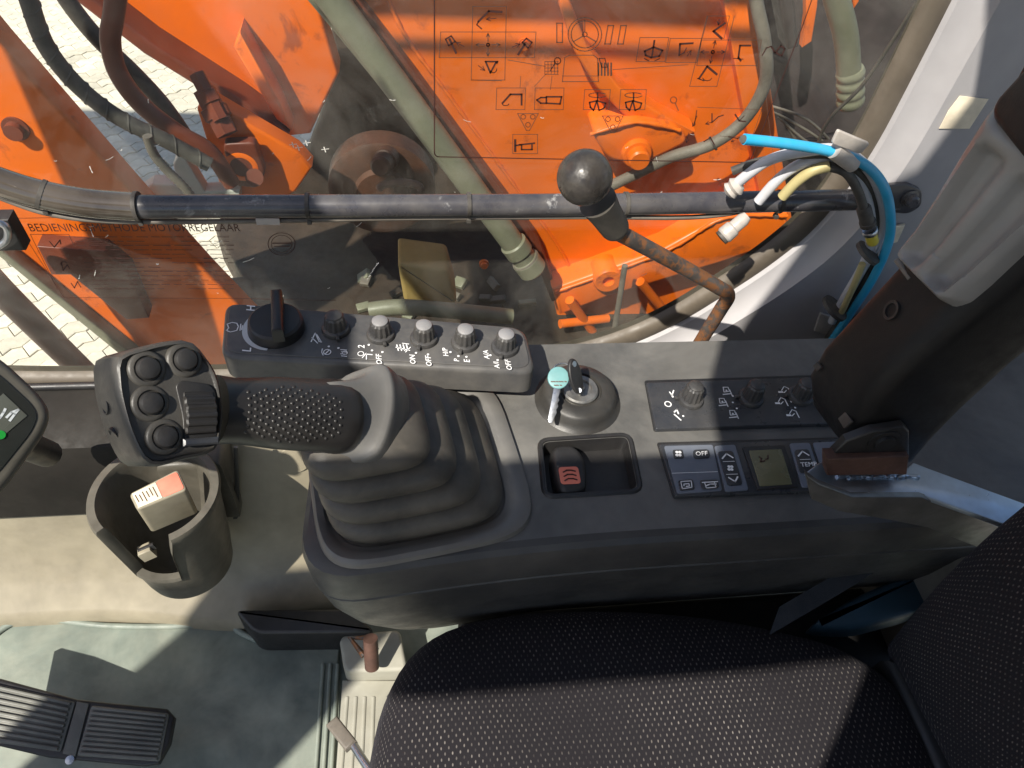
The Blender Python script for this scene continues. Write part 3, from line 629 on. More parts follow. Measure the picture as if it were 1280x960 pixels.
tag(tube('thin_cable', [at(x, y, y=.715) for x, y in ((-80, 215), (0, 247), (60, 267), (130, 276), (230, 277), (340, 276), (480, 273), (600, 272), (740, 271), (850, 272), (905, 268), (935, 262))], .0030, hoseg, None, 8), 'thin grey cable strapped along the underside of the guard rail', 'cable')
tag(box('cable_label', at(335, 277, y=.709), .026, .001, .009, natural, None, c=.0003), 'small printed tag on the thin cable below the rail', 'label')
lbk = thing('wall_bracket', at(0, 297, y=.75), 'small black bracket at the left edge of the window', 'bracket')
slab('bracket_plate', [at(x, y, y=.745) for x, y in ((-40, 276), (10, 275), (32, 314), (-40, 316))], OUT, .02, black, lbk, .003)
O('latch_wire', *tubed([at(x, y, y=.735) for x, y in ((-20, 276), (6, 282), (8, 300), (-10, 312))], .004), steel, lbk, 50)

# ================================================================== lever with ball knob
lv = thing('ball_knob_lever', at(857, 470, z=.56), 'rusty bent lever with black ball knob in front of the rail', 'lever')
kb = at(731, 222, y=.585)
rod = [at(845, 485, y=.655), at(868, 440, y=.648), at(900, 388, y=.64), at(910, 369, y=.635), at(896, 358, y=.63), at(850, 332, y=.618), at(800, 305, y=.605), at(768, 288, y=.598)]
O('rod', *tubed(rod, .0088, 16), rust, lv, 50)
ka = (kb - at(775, 290, y=.60)).normalized()
lathe('knob_collar', at(770, 287, y=.599), ka, [(.0115, -.004), (.014, 0), (.015, .004), (.0165, .03), (.019, .05), (.0005, .05)], rubber, lv)
lathe('ball_knob', kb, ka, [(.0005, -.0265)] + [(.0265 * math.sin(R(t)), -.0265 * math.cos(R(t)) * .98) for t in range(10, 180, 10)] + [(.0005, .0262)], mat('worn_ball_plastic', (.022, .019, .018), .3, dust=.12, ds=40, bump=.9, bs=45, wear=.02, wcol=(.12, .1, .09)), lv, 32)

# ================================================================== wires at the post
def wire(name, pts, r, m, label, cat='cable'): return tag(tube(name, [at(x, y, y=d) for x, y, d in pts], r, m, None, 12), label, cat)
bh = thing('blue_hose', at(1100, 300, y=.70), 'bright blue open ended hose arching over the rail end', 'hose')
O('hose_body', *tubed([at(x, y, y=d) for x, y, d in ((930, 174, .66), (985, 180, .665), (1040, 190, .67), (1080, 205, .675), (1104, 232, .68), (1113, 268, .685), (1110, 305, .69), (1090, 350, .70), (1062, 393, .715), (1040, 425, .725))], .0058, 14), blue, bh, 50)
O('hose_bore', *tubed([at(928.6, 173.8, y=.659), at(931, 174.2, y=.661)], .0042, 12, 0), hose_m, bh, 50)
wire('white_hose', ((918, 232, .695), (935, 218, .69), (962, 200, .685), (1000, 190, .68), (1050, 188, .68), (1088, 215, .69), (1104, 262, .70), (1098, 300, .705), (1070, 350, .715), (1046, 395, .725)), .0062, whitep, 'white hose outermost of the pale ones with crusted tip')
wire('white_hose', ((948, 252, .70), (975, 222, .695), (1004, 204, .69), (1040, 200, .69), (1072, 222, .695), (1088, 270, .70), (1084, 320, .71), (1056, 372, .72), (1040, 402, .73)), .0062, whitep, 'white hose ending behind the rail between crusted hose and yellow sleeve')
yc = thing('yellow_sleeve_cable', at(1010, 220, y=.68), 'yellow sleeved black cable curving to a connector', 'cable')
O('sleeve', *tubed([at(x, y, y=d) for x, y, d in ((978, 246, .69), (995, 228, .685), (1015, 214, .68), (1036, 208, .678))], .0062), yellow, yc, 50)
O('cable', *tubed([at(x, y, y=d) for x, y, d in ((1036, 208, .678), (1058, 216, .675), (1072, 238, .674), (1080, 262, .674))], .0055), hose_m, yc, 50)
ka0, ka1 = at(1079, 258, y=.674), at(1092, 306, y=.676); kd = (ka1 - ka0)
lathe('connector', ka0, kd, [(.006, 0), (.0085, .004), (.0085, .026), (.0095, .027), (.0095, .033), (.008, .034), (.0005, .034)], hose_m, yc, 16)
lathe('metal_ring', ka0 + kd * .58, kd, [(.0085, 0), (.0092, .001), (.0092, .006), (.0085, .007), (.0005, .007)], steel, yc, 16)
lathe('yellow_plug', ka0 + kd * .7, kd, [(.0072, 0), (.0072, .016), (.006, .018), (.0005, .018)], mat('yellow_plug_plastic', (.6, .5, .06), .4), yc, 16)
wire('black_cable', ((915, 214, .70), (950, 202, .695), (1010, 193, .69), (1060, 205, .69), (1092, 250, .70), (1090, 330, .71), (1060, 385, .72), (1030, 430, .735), (1005, 470, .73)), .005, hose_m, 'black cable lying under the white hoses and down the wall')
wire('olive_wire', ((1078, 330, .695), (1068, 355, .70), (1052, 390, .71)), .0045, yellow, 'short olive wire between the white and blue hoses low down')
nt_ = thing('nylon_clip', at(1040, 200, y=.665), 'translucent white nylon strap with tab around the hose bundle', 'clip')
slab('tab', [at(x, y, y=.662) for x, y in ((1048, 163), (1088, 180), (1076, 193), (1040, 180))], OUT, .004, natural, nt_, .001, .003)
O('strap', *tubed([at(1042, 188, y=.668), at(1066, 206, y=.672)], .0088, 14, 0), natural, nt_, 50)
for nm, (x0, y0, x1, y1, d), lb in (('black_tie', (1070, 214, 1090, 206, .678), 'black cable tie nearest the nylon clip on the hose bundle'), ('black_tie', (1070, 318, 1104, 322, .69), 'black cable tie just under the yellow plug'), ('black_tie', (1028, 386, 1062, 392, .712), 'black cable tie lowest on the hose bundle above the pale anchor')):
    p, q = at(x0, y0, y=d), at(x1, y1, y=d); m_ = (p + q) / 2
    bd = V((.35, -.05, .93)) if y0 < 250 else V((-.45, .1, -.9)); bd = bd.normalized()
    o = O(nm, *tubed([m_ + V((0, .006, 0)) - bd * .0025, m_ + V((0, .006, 0)) + bd * .0025], (p - q).length * .46, 18, 0), hose_m, None, 50); tag(o, lb, 'cable tie', 'black ties on the hose bundle')
tag(slab('cable_anchor', [at(x, y, y=.738) for x, y in ((1026, 392), (1046, 398), (1036, 420), (1018, 414))], OUT, .004, natural, None, .001), 'pale square adhesive cable anchor low on the wall', 'cable anchor')
tag(slab('cable_anchor', [at(x, y, y=.738) for x, y in ((1118, 284), (1132, 281), (1122, 303), (1111, 306))], OUT, .003, paper, None, .001), 'yellowed adhesive cable anchor right of the blue hose', 'cable anchor')
pg = thing('corroded_plug', at(915, 285, y=.70), 'pale corroded plug hanging just under the guard rail', 'plug')
pd = at(903, 296, y=.70) - at(936, 268, y=.71)
lathe('plug_body', at(934, 270, y=.70), pd, [(.006, 0), (.0085, .006), (.0085, .02), (.0105, .022), (.011, .034), (.009, .037), (.0005, .037)], natural, pg, 14)
lathe('plug_tip', at(934, 270, y=.70) + pd.normalized() * .036, pd, [(.0095, 0), (.0095, .004), (.0005, .005)], hose_m, pg, 14)
ctp = tag(lathe('crusted_tip', at(916, 236, y=.694), (.6, -.1, .8), [(.006, -.008), (.011, -.004), (.009, 0), (.012, .004), (.008, .010), (.0005, .011)], natural, None, 12), 'crusted pale end cap on the white hose above the rail', 'end cap')
tag(slab('old_sticker', [at(x, y, y=.7435) for x, y in ((1200, 120), (1236, 124), (1212, 161), (1174, 161), (1186, 138))], OUT, .0008, paper, None, .0002), 'square faded beige sticker on the grey window post', 'sticker')

# ================================================================== floor, kick panel
stepm = mat('dull_pale_step', (.32, .31, .26), .55, dust=.4, ds=10, dcol=(.3, .28, .2))
fl_ = slab('cab_floor', [V(p) for p in ((-1.0, -.6, -.012), (1.25, -.6, -.012), (1.25, .76, -.012), (-1.0, .76, -.012))], UP, .03, matm, None, .002); fl_['kind'] = 'structure'
fm = thing('floor_mat', (-.4, .3, 0), 'grey green rubber floor mat with raised rim', 'floor mat')
mo = [(-60, 850), (0, 792), (40, 762), (80, 752), (172, 748), (215, 760), (235, 778), (285, 782), (312, 800), (360, 806), (425, 806), (418, 870), (410, 1100), (-60, 1100)]
MP = [at(x, y, z=0) for x, y in mo]
slab('mat_sheet', MP, UP, .012, matm, fm, .003)
rim = catmull([at(x, y, z=.004) for x, y in ((-60, 840), (0, 788), (30, 776), (70, 775), (130, 782), (215, 783), (282, 778), (300, 790), (330, 802), (380, 804), (424, 803))], 5)
O('mat_rim', *tubed(rim, .0055, 8, 0), matm, fm, 60)
for k in range(3): O('mat_rib', *tubed([at(404 + k * 9, 830, z=.003), at(392 + k * 10, 1000, z=.003)], .0035, 8, 0), matm, fm, 60)
for k in range(4): O('step_rib', *tubed([at(434 + k * 11, 872, z=.0165), at(424 + k * 13, 1000, z=.0165)], .004, 8, 0), stepm, fm, 60)
slab('step_plate', [at(x, y, z=.018) for x, y in ((428, 850), (560, 850), (560, 1040), (414, 1040))], UP, .028, stepm, fm, .003)

kp = thing('kick_panel', (-.3, .7, .1), 'beige moulded kick panel below the side window', 'kick panel')
prof = [(.775, .405), (.75, .402), (.725, .385), (.705, .30), (.69, .20), (.665, .11), (.63, .055), (.595, .032), (.585, .02), (.582, -.01)]
rings = []
for i in range(60):
    x = -1.0 + i * 1.5 / 59
    bulge = .035 * math.exp(-((x + .30) / .16) ** 2)
    rings.append([V((x, y - bulge * min(1, max(0, (.42 - z) / .2)) - .02 * max(0, x + .15), z)) for y, z in prof])
O('moulding', *loftd(rings, False, False, False), beige, kp, 60)
slab('dark_block', [at(x, y, z=.075) for x, y in ((292, 762), (440, 760), (470, 790), (318, 792))], UP, .08, black, kp, .006, .015)  # black block raised at the foot of the panel
lathe('screw_cap', at(368, 572, y=.70), (0, -1, .3), [(.03, -.01), (.03, .0), (.024, .008), (.0005, .009)], beige, kp)
slab('seam_strip', [at(x, y, y=.655) for x, y in ((292, 560), (297, 560), (300, 640), (270, 720), (266, 718), (294, 640))], OUT, .004, black, kp, .001)
tr = thing('sill_trim', (-.6, .75, .35), 'black plastic sill trim left of the joystick under the window', 'sill trim')
tp = [(.776, .415), (.74, .408), (.70, .398), (.674, .385), (.664, .36), (.655, .30), (.65, .245), (.66, .238), (.70, .235)]
O('trim_body', *loftd([[V((x, y, z)) for y, z in tp] for x in (-1.0, -.7, -.5, -.40, -.375)], False, True, False), mat('sill_black', (.011, .0095, .008), .6, spec=.2, dust=.03), tr, 30)
O('trim_bead', *tubed([V((-1, .765, .416)), V((-.6, .765, .416)), V((-.37, .765, .416))], .006, 10, 0), black, tr, 60)

# ================================================================== cup holder with box
cc = at(196, 622, z=.385)
ch = thing('cup_holder', (cc.x, cc.y, .2), 'dusty dark grey cup holder with notched rim below the joystick head', 'cup holder')
N = 72; ro_, ri_ = [], []
def hrim(a):
    d = (math.degrees(a) + 360) % 360   # notch towards the camera
    k = min(max((d - 228) / 7, 0), 1) * min(max((292 - d) / 7, 0), 1)
    return .40 - .115 * k
def ringc(r, zf): return [V((cc.x + r(a) * math.cos(a), cc.y + r(a) * math.sin(a), zf(a))) for a in [2 * math.pi * k / N for k in range(N)]]
rb = lambda z: (lambda a: .066 + (z(a) - .2) * .085)
zc = lambda k: (lambda a: .2 + (hrim(a) - .2) * k)
rings = [ringc(lambda a: .05, lambda a: .192), ringc(lambda a: .064, lambda a: .2)] + [ringc(rb(zc(k)), zc(k)) for k in (.3, .6, .9)]
rings += [ringc(lambda a: rb(hrim)(a) + .003, lambda a: hrim(a) - .006), ringc(lambda a: rb(hrim)(a) + .001, hrim), ringc(lambda a: rb(hrim)(a) - .009, hrim), ringc(lambda a: rb(hrim)(a) - .012, lambda a: hrim(a) - .006)]
rings += [ringc(lambda a, k=k: rb(zc(k))(a) - .012, zc(k)) for k in (.8, .5, .2)] + [ringc(lambda a: .03, lambda a: .212)]
O('cup_body', *loftd(rings), cupm, ch, 50)
O('cup_mount', *boxd((cc.x + .03, cc.y + .085, .30), .09, .06, .16, c=.012), cupm, ch)
bx = thing('small_box', at(200, 650, z=.33), 'small box with cream and red label standing in the cup holder', 'box')
nb = V((.05, -.12, 1)).normalized(); p0 = at(200, 610, z=.415)
tc_ = [pat(x, y, p0, nb) for x, y in ((161, 617), (222, 586), (234, 612), (171, 638))]
slab('box_body', tc_, nb, .075, boxm, bx, .003, .006)
def inner_quad(q, a, b): return [q[0].lerp(q[1], a).lerp(q[3].lerp(q[2], a), .1) + nb * .0008, q[0].lerp(q[1], b).lerp(q[3].lerp(q[2], b), .1) + nb * .0008, q[0].lerp(q[1], b).lerp(q[3].lerp(q[2], b), .92) + nb * .0008, q[0].lerp(q[1], a).lerp(q[3].lerp(q[2], a), .92) + nb * .0008]
pk = Acc()
for k in range(6):
    a0 = .09 + k * .07; e = lambda t, w_: tc_[0].lerp(tc_[1], t).lerp(tc_[3].lerp(tc_[2], t), w_) + nb * .0012
    stroke(pk, [e(a0, random.uniform(.2, .35)), e(a0 + .01, random.uniform(.55, .8))], .0012, nb)
pk.build('label_print', paleprint, bx, 0)
slab('cream_label', inner_quad(tc_, .05, .52), nb, .0006, creambox, bx, .0001)
slab('red_label', inner_quad(tc_, .53, .96), nb, .0006, redlabel, bx, .0001, .004)
box('box_plug', at(184, 690, z=.315), .018, .016, .022, boxm, bx, u=(.9, .3, .2), c=.002)
box('plug_clip', at(184, 686, z=.322), .022, .005, .012, black, bx, u=(.9, .3, .2), c=.001)

# ================================================================== pedal
pdl = thing('foot_pedal', at(130, 910, z=0), 'wide ribbed foot pedal pad on the floor at the lower left', 'pedal')
pn = V((.12, -.22, 1)).normalized(); pp = at(110, 900, z=.10)
PQ = lambda x, y: pat(x, y, pp, pn)
OL = [(-60, 838), (0, 848), (96, 874), (208, 886), (218, 897), (212, 930), (198, 955), (178, 958), (60, 947), (0, 933), (-60, 925)]
slab('pedal_base', [PQ(x, y) for x, y in OL], pn, .018, black, pdl, .004)
for (a0, a1, c0, c1, nr) in (((-60, 842), (95, 878), (-60, 920), (77, 940), 9), ((115, 882), (212, 892), (97, 945), (200, 952), 10)):
    pad = slab('pad', [PQ(*a0), PQ(*a1), PQ(*c1), PQ(*c0)], pn, .003, alu, pdl, .001, .004); pad.location = pn * .0035
    for k in range(nr):
        t = (k + .5) / nr
        A = PQ(*a0).lerp(PQ(*c0), t); B = PQ(*a1).lerp(PQ(*c1), t); A, B = A.lerp(B, .03), A.lerp(B, .97)
        O('rib', *boxd((A + B) / 2 + pn * .0055, (B - A).length, .0042, .005, B - A, pn.cross(B - A), .0012), alu, pdl)
slab('pad_bridge', [PQ(x, y) + pn * .004 for x, y in ((97, 877), (112, 880), (95, 946), (79, 942))], pn, .004, alu, pdl, .001)
lathe('pedal_screw', PQ(88, 950) + pn * .0, pn, [(.006, 0), (.006, .004), (.0005, .005)], steel, pdl, 12)
O('pedal_arm', *tubed([PQ(90, 930) - pn * .02, at(90, 940, z=.03), at(70, 900, z=.0)], .012), black, pdl, 50)

# ================================================================== monitor at the left edge
mn = thing('monitor', at(10, 560, z=.4), 'dusty display monitor with green symbol cut off at the left edge', 'monitor')
mnv = V((.55, -.38, .74)).normalized(); mp = at(30, 525, z=.74)
MQ = lambda x, y: pat(x, y, mp, mnv)
slab('monitor_housing', [MQ(x, y) for x, y in ((-110, 380), (5, 448), (52, 492), (66, 515), (58, 540), (5, 614), (-110, 700))], mnv, .04, cupm, mn, .008, .012)
slab('screen', [MQ(x, y) + mnv * .001 for x, y in ((-110, 400), (0, 468), (40, 505), (48, 520), (40, 540), (-5, 596), (-110, 660))], mnv, .002, screen, mn, .001, .01)
slab('symbol_field', [MQ(x, y) + mnv * .0018 for x, y in ((-40, 530), (4, 492), (34, 520), (-4, 552), (-40, 580))], mnv, .001, screenp, mn, .0003)
ga = Acc(); disc(ga, MQ(0, 544) + mnv * .0022, .004, mnv, 16); ga.build('green_symbol', green, mn, 0)
wa = Acc()
for pts in (((-6, 528), (0, 522), (4, 516), (6, 512)), ((8, 522), (14, 516), (22, 513), (18, 518), (12, 526))): stroke(wa, [MQ(x, y) + mnv * .0022 for x, y in pts], .002, mnv)
wa.build('screen_symbol', grey_arc, mn, 0)
O('monitor_stalk', *tubed([mp - mnv * .04 + V((-.06, 0, -.02)), mp + V((-.12, .1, -.15)), mp + V((-.14, .18, -.3))], .018), black, mn, 50)

# ================================================================== right console
ZC = .66
con = thing('right_console', (.2, .46, .38), 'dusty dark grey control console beside the seat', 'console')
def plan(xl, yn, z, rc=.06, xr=.80, yf=.60):
    P = round2([V((xl, yn - .012)), V((.12, yn + .008)), V((xr, yn + .010)), V((xr, yf)), V((xl + .012, yf))], [rc, .12, .02, .02, .035], 8)
    return [V((p.x, p.y, z)) for p in P]
lv_ = [(-.100, .337, .66), (-.107, .330, .6585), (-.112, .325, .654), (-.114, .323, .645), (-.112, .325, .602), (-.1095, .3275, .600), (-.1095, .3275, .5975), (-.111, .326, .5955), (-.104, .331, .55), (-.088, .339, .50), (-.06, .352, .45), (-.03, .367, .41), (-.005, .378, .385)]
O('console_body', *loftd([plan(a_, b_, z_) for a_, b_, z_ in lv_], False, True), console_m, con, 28)
fill_top = plan(-.100, .337, .66)
rec = [at(x, y, z=ZC) for x, y in ((678, 553), (784, 546), (797, 611), (684, 618))]
rec2 = round2([V((p.x, p.y)) for p in rec], .008, 4)
def fillz(name, loops, m, parent):
    b = bmesh.new(); org = ORG[parent.name]; es = []
    for L in loops:
        vs = [b.verts.new((p[0] - org.x, p[1] - org.y, ZC - org.z)) for p in L]
        for i in range(len(vs)): es.append(b.edges.new((vs[i], vs[(i + 1) % len(vs)])))
    bmesh.ops.triangle_fill(b, use_beauty=True, edges=es, normal=(0, 0, 1)); bmesh.ops.recalc_face_normals(b, faces=b.faces)
    for f_ in b.faces:
        if f_.normal.z < 0: f_.normal_flip()
    me = bpy.data.meshes.new(name); b.to_mesh(me); b.free(); me.materials.append(m)
    return link(bpy.data.objects.new(name, me), parent)
fillz('console_deck', [fill_top, rec2], deck_m, con)
# recess tray
R3 = lambda d, z: [V((p.x, p.y, z)) for p in off2(rec2, d)]
O('recess_tray', *loftd([R3(-.006, ZC + .0005), R3(-.004, ZC + .0025), R3(-.001, ZC + .002), R3(0, ZC - .002), R3(.002, ZC - .02)], False, True), black, con, 30)
# rocker switch in the recess
rk = slab('rocker_switch', [at(x, y, z=ZC + .004) for x, y in ((688, 556), (718, 553), (733, 572), (735, 612), (700, 617), (692, 590))], UP, .024, black, con, .007, .012)
sy = Acc(); sc_ = at(712, 594, z=ZC + .0046)
slab('switch_symbol', [sc_ + V((a_ * .0105, b_ * .0105, 0)) for a_, b_ in ((-1, -1), (1, -1), (1, 1), (-1, 1))], UP, .0005, redtab, rk, .0001, .004)
for k in range(3):
    c = sc_ + V((0, -.0055 + k * .0052, .0004)); stroke(sy, [c + V((-.006, -.001, 0)), c + V((-.002, .0012, 0)), c + V((.003, .001, 0)), c + V((.0065, -.0005, 0))], .0016, UP)
sy.build('symbol_lines', darkprint, rk, 0)
# ignition
ig = at(722, 500, z=ZC)
hp = lathe('ignition_housing', ig, UP, [(.052, -.002), (.046, .002), (.0425, .007), (.041, .014), (.038, .017), (.028, .019), (.0245, .019), (.0235, .015), (.0005, .015)], blacks, con, 48, None, 40)
lathe('lock_barrel', ig + UP * .015, UP, [(.0205, 0), (.0205, .004), (.019, .006), (.013, .0065), (.012, .004), (.0005, .004)], mat('worn_barrel', (.3, .29, .27), .42, .8, var=.3, vs=60), con)
kt = ig + V((.003, .004, .021))
k1 = thing('black_key', kt, 'black headed key standing in the ignition lock', 'key')
bk0 = at(721, 474, z=ZC + .048); bkn = V((.62, -.48, .62)).normalized()
BK = lambda x, y: pat(x, y, bk0, bkn)
def bow(rx, ry): return [BK(721 + rx * math.cos(t) + ry * .18 * math.sin(t), 470 + ry * math.sin(t)) for t in [2 * math.pi * k / 28 for k in range(28)]]
slab('key_head', bow(7.5, 22), bkn, .005, black, k1, .0015, 0, True)
O('key_hole', *tubed([BK(718, 455) - bkn * .0056, BK(718, 455) + bkn * .0004], .0032, 14, 0), steel, k1, 50)
O('key_blade', *tubed([BK(724, 488), ig + V((.003, .002, .020))], .0028, 8, 0), steel, k1, 50)
k2 = thing('turquoise_key', ig + V((-.02, -.01, .03)), 'steel key with round turquoise head hanging from the ignition', 'key')
k2n = V((-.1, -.45, .9)).normalized(); q0 = at(698, 472, z=ZC + .045)
KQ = lambda x, y: pat(x, y, q0, k2n)
hc_ = KQ(698, 472)
slab('key_head', [KQ(698 + 13.5 * math.cos(t), 472 + 14 * math.sin(t)) for t in [2 * math.pi * k / 24 for k in range(24)]], k2n, .0035, turq, k2, .001, 0, True)
slab('key_blade', [KQ(x, y) for x, y in ((692, 485), (701, 486), (698, 497), (699.5, 500), (697, 504), (698, 508), (695.5, 512), (696, 516), (693, 522), (690, 529), (686, 528), (685, 523))], k2n, .002, steel, k2, .0004, 0, True)
tx = Acc()
for row, xs in ((477, (689, 692, 695.5, 699, 702, 706)), (481.5, (693, 696, 700))):
    for x in xs: stroke(tx, [KQ(x, row) + k2n * .0004, KQ(x + 1.9, row + .3) + k2n * .0004], .0012, k2n)
tx2 = tx.build('head_lettering', paleprint, k2, 0)
O('key_ring', *tubed([q0 + k2n * .002 + V((.006 + .011 * math.cos(t), .008 + .008 * math.sin(t), .004 * math.sin(t))) for t in [2 * math.pi * k / 14 for k in range(15)]], .0009, 8, 3), steel, k2, 60)
# knob maker
def knob(base, axis, r, parent, ptr=(0, -1, 0), capmat=capm, h=.021):
    skirt = lathe('knob', base, axis, [(r * 1.18, -.001), (r * 1.2, .002), (r * 1.12, .0045), (r * .9, .006), (.0005, .006)], knob_m, parent, 28)
    fl = lambda a, k: 1 + (.05 if k < 3 else 0) * math.cos(a * 12)
    lathe('knob_body', base, axis, [(r * .92, .004), (r * .84, .012), (r * .78, h - .002), (r * .66, h), (.0005, h)], knob_m, skirt, 72, fl, 25)
    lathe('knob_cap', V(base) + V(axis) * h, axis, [(r * .66, -.0015), (r * .66, .0012), (r * .5, .0025), (r * .2, .0032), (.0005, .0034)], capmat, skirt, 28)
    p = V(ptr).normalized(); box('pointer', V(base) + p * r * 1.25 + V(axis) * .003, .006, .0035, .004, knob_m, skirt, u=p, v=V(axis).cross(p), c=.0008)
    return skirt
# lamp/wiper panel
WPn = slab('wiper_panel', [at(x, y, z=ZC + .006) for x, y in ((808, 478), (1052, 470), (1070, 528), (820, 536))], UP, .006, panel_m, con, .0012, .002)
g1 = Acc()
for x, y in ((806, 475), (1054, 467), (1072, 531), (817, 540)): pass
slab('panel_gap', [at(x, y, z=ZC + .0015) for x, y in ((805.5, 475.5), (1054, 467.5), (1073, 530), (817.5, 539))], UP, .002, black, con, .0003, .003)
zk = ZC + .006
for (x, y) in ((863, 500), (938, 498), (1000, 496)): knob(at(x, y, z=zk), UP, .0125, con, (-1, .05, 0), knob_m, .024)
pr = Acc(); zp = ZC + .0065
Q = lambda x, y: at(x, y, z=zp)
def ps(acc, pts, wd=.0011, closed=False): stroke(acc, [Q(x, y) for x, y in pts], wd, UP, closed)
disc(pr, Q(835, 505), .0042, UP, 18, .0030)
ps(pr, [(837, 490), (840, 494), (842, 488)], .0014); ps(pr, [(840, 494), (841, 496)], .002)
ps(pr, [(843, 515), (846, 512), (848, 517)], .0016); ps(pr, [(843, 518), (851, 525)], .0016); disc(pr, Q(854, 520), .0012, UP, 10)
def truck(x, y, s=1.0):
    ps(pr, [(x - 5 * s, y - 5 * s), (x + 1 * s, y - 5 * s), (x + 3 * s, y), (x - 4 * s, y + 1)], .0011, True); ps(pr, [(x - 5 * s, y + 4 * s), (x + 5 * s, y + 3 * s)], .0014); ps(pr, [(x + 3 * s, y - 2 * s), (x + 6 * s, y + 5 * s)], .0012); disc(pr, Q(x - 1, y - 1), .0012, UP, 8)
for x, y in ((909, 489), (904, 503), (917, 518)): truck(x, y)
for x, y in ((916, 495), (916, 503), (921, 510.5), (988, 494), (989, 502), (994, 509.5)): disc(pr, Q(x, y), .0012, UP, 10)
def exca(x, y):
    ps(pr, [(x - 7, y + 3), (x - 3, y + 3)], .0026); ps(pr, [(x - 4, y + 1), (x - 1, y - 4), (x + 4, y - 2)], .0010); ps(pr, [(x + 4, y - 2), (x + 8, y + 6)], .0013); ps(pr, [(x - 1, y + 4), (x + 2, y + 1)], .0010)
for x, y in ((981, 487), (977, 501), (991, 516)): exca(x, y)
pr.build_marks('printed_mark', white, WPn)
# climate panel
slab('climate_gap', [at(x, y, z=ZC + .0015) for x, y in ((821, 553), (1062, 546), (1082, 613), (842, 622.5))], UP, .002, black, con, .0003, .003)
cp = slab('climate_panel', [at(x, y, z=ZC + .0055) for x, y in ((824, 555), (1060, 548), (1079, 611), (844, 620))], UP, .005, panel_m, con, .0012, .002)
ZB = ZC + .0062
def key_(name, pts, m, h=.0012, r=.003, z=ZB, par=cp): return slab(name, [at(x, y, z=z + h) for x, y in pts], UP, h + .001, m, par, .0006, r)
key_('button_field', ((830, 557), (891, 555.5), (903, 613), (847, 617)), acblue, .0008)
key_('fan_rocker', ((893, 557), (919, 555.5), (936, 612), (907, 614.5)), acblue, .0012)
key_('temperature_rocker', ((987, 554), (1012, 553), (1030, 607), (1003, 609)), acblue, .0012)
key_('mode_field', ((1016, 553), (1056, 551), (1070, 605), (1034, 607)), acblue, .0008)
zb2 = ZB + .0015
key_('fan_button', ((841, 562), (853, 561.5), (855.5, 572), (843, 572.5)), panel_m, .001, .002, zb2)
key_('off_button', ((866, 562), (886, 561), (888.5, 571.5), (868, 573)), panel_m, .001, .004, zb2)
key_('recirculation_button', ((848, 600), (866, 599), (869, 611), (850.5, 612.5)), panel_m, .001, .002, zb2)
key_('vent_button', ((875, 600), (897, 599), (899.5, 609), (878, 611)), panel_m, .001, .002, zb2)
key_('fan_key', ((897, 564), (916, 563), (929, 605.5), (910, 607)), panel_m, .001, .004, zb2)
key_('temperature_key', ((993, 562), (1011, 561), (1020, 590), (1000, 591)), panel_m, .001, .004, zb2)
key_('display_bezel', ((928, 558), (981, 556), (999, 608.5), (947, 611.5)), black, .0015, .002)
key_('display', ((936, 563), (977, 561), (990.5, 605), (950, 607.5)), lcd, .0008, .001, ZB + .0014)
ac = Acc(); Q = lambda x, y: at(x, y, z=ZB + .0034)
def fan(x, y, s=4.2):
    for k in range(4): a_ = R(45 + 90 * k); disc(ac, Q(x + s * .62 * math.cos(a_), y + s * .62 * math.sin(a_)), .0018, UP, 8)
fan(848, 567); fan(913, 585, 4)
au = (Q(880, 566.5) - Q(870, 567)); av = (Q(876, 560) - Q(877.5, 570))
text(ac, 'OFF', Q(877, 567), au, av, .0078, .01)
text(ac, 'TEMP', Q(1011, 580.5), au, av, .0078, .01)
def ps2(pts, wd=.0013): stroke(ac, [Q(x, y) for x, y in pts], wd, UP)
ps2([(903, 573), (908, 567), (916, 572)], .0016); ps2([(911, 597), (919, 602), (922, 596)], .0016); ps2([(998, 570), (1003, 564), (1011, 569)], .0016)
ps2([(904, 577), (918, 576.5)], .0006); ps2([(908, 593), (922, 592.5)], .0006); ps2([(1000, 574.5), (1013, 574)], .0006)
ps2([(851, 602), (864, 601), (865, 609), (853, 611), (851, 602)], .001); ps2([(855, 607), (855, 605), (861, 604.5), (862, 607.5), (858, 608)], .0012)
ps2([(878, 603), (897, 602)], .0012); ps2([(881, 604), (883, 610), (895, 609), (893, 603)], .001); ps2([(883, 607), (888, 605), (895, 605)], .0012)
ps2([(840, 591.5), (897, 589.5)], .0005)
ac.build_marks('printed_mark', white, cp)
lc = Acc(); Q = lambda x, y: at(x, y, z=ZB + .0027)
stroke(lc, [Q(949, 571), (Q(952, 573)), Q(951, 577), Q(956, 576)], .0016, UP); stroke(lc, [Q(957, 574), Q(960, 573.5), Q(960, 569)], .0014, UP)
lc.build('display_segments', darkprint, cp, 0)
# boot collar and seam
bcx, bcy = -.004, .432
O('boot_collar', *loftd([sup(bcx + .004, bcy, .107, .104, ZC + .0005, 5, 48, R(9)), sup(bcx + .004, bcy, .1055, .1025, ZC + .006, 5, 48, R(9)), sup(bcx + .002, bcy, .1015, .099, ZC + .0085, 5, 48, R(9)), sup(bcx + .001, bcy, .094, .092, ZC + .0075, 5, 48, R(9)), sup(bcx, bcy, .090, .089, ZC + .004, 5, 48, R(9)), sup(bcx, bcy, .086, .085, ZC + .003, 5, 48, R(9))], False, False), palm_m, con, 40)

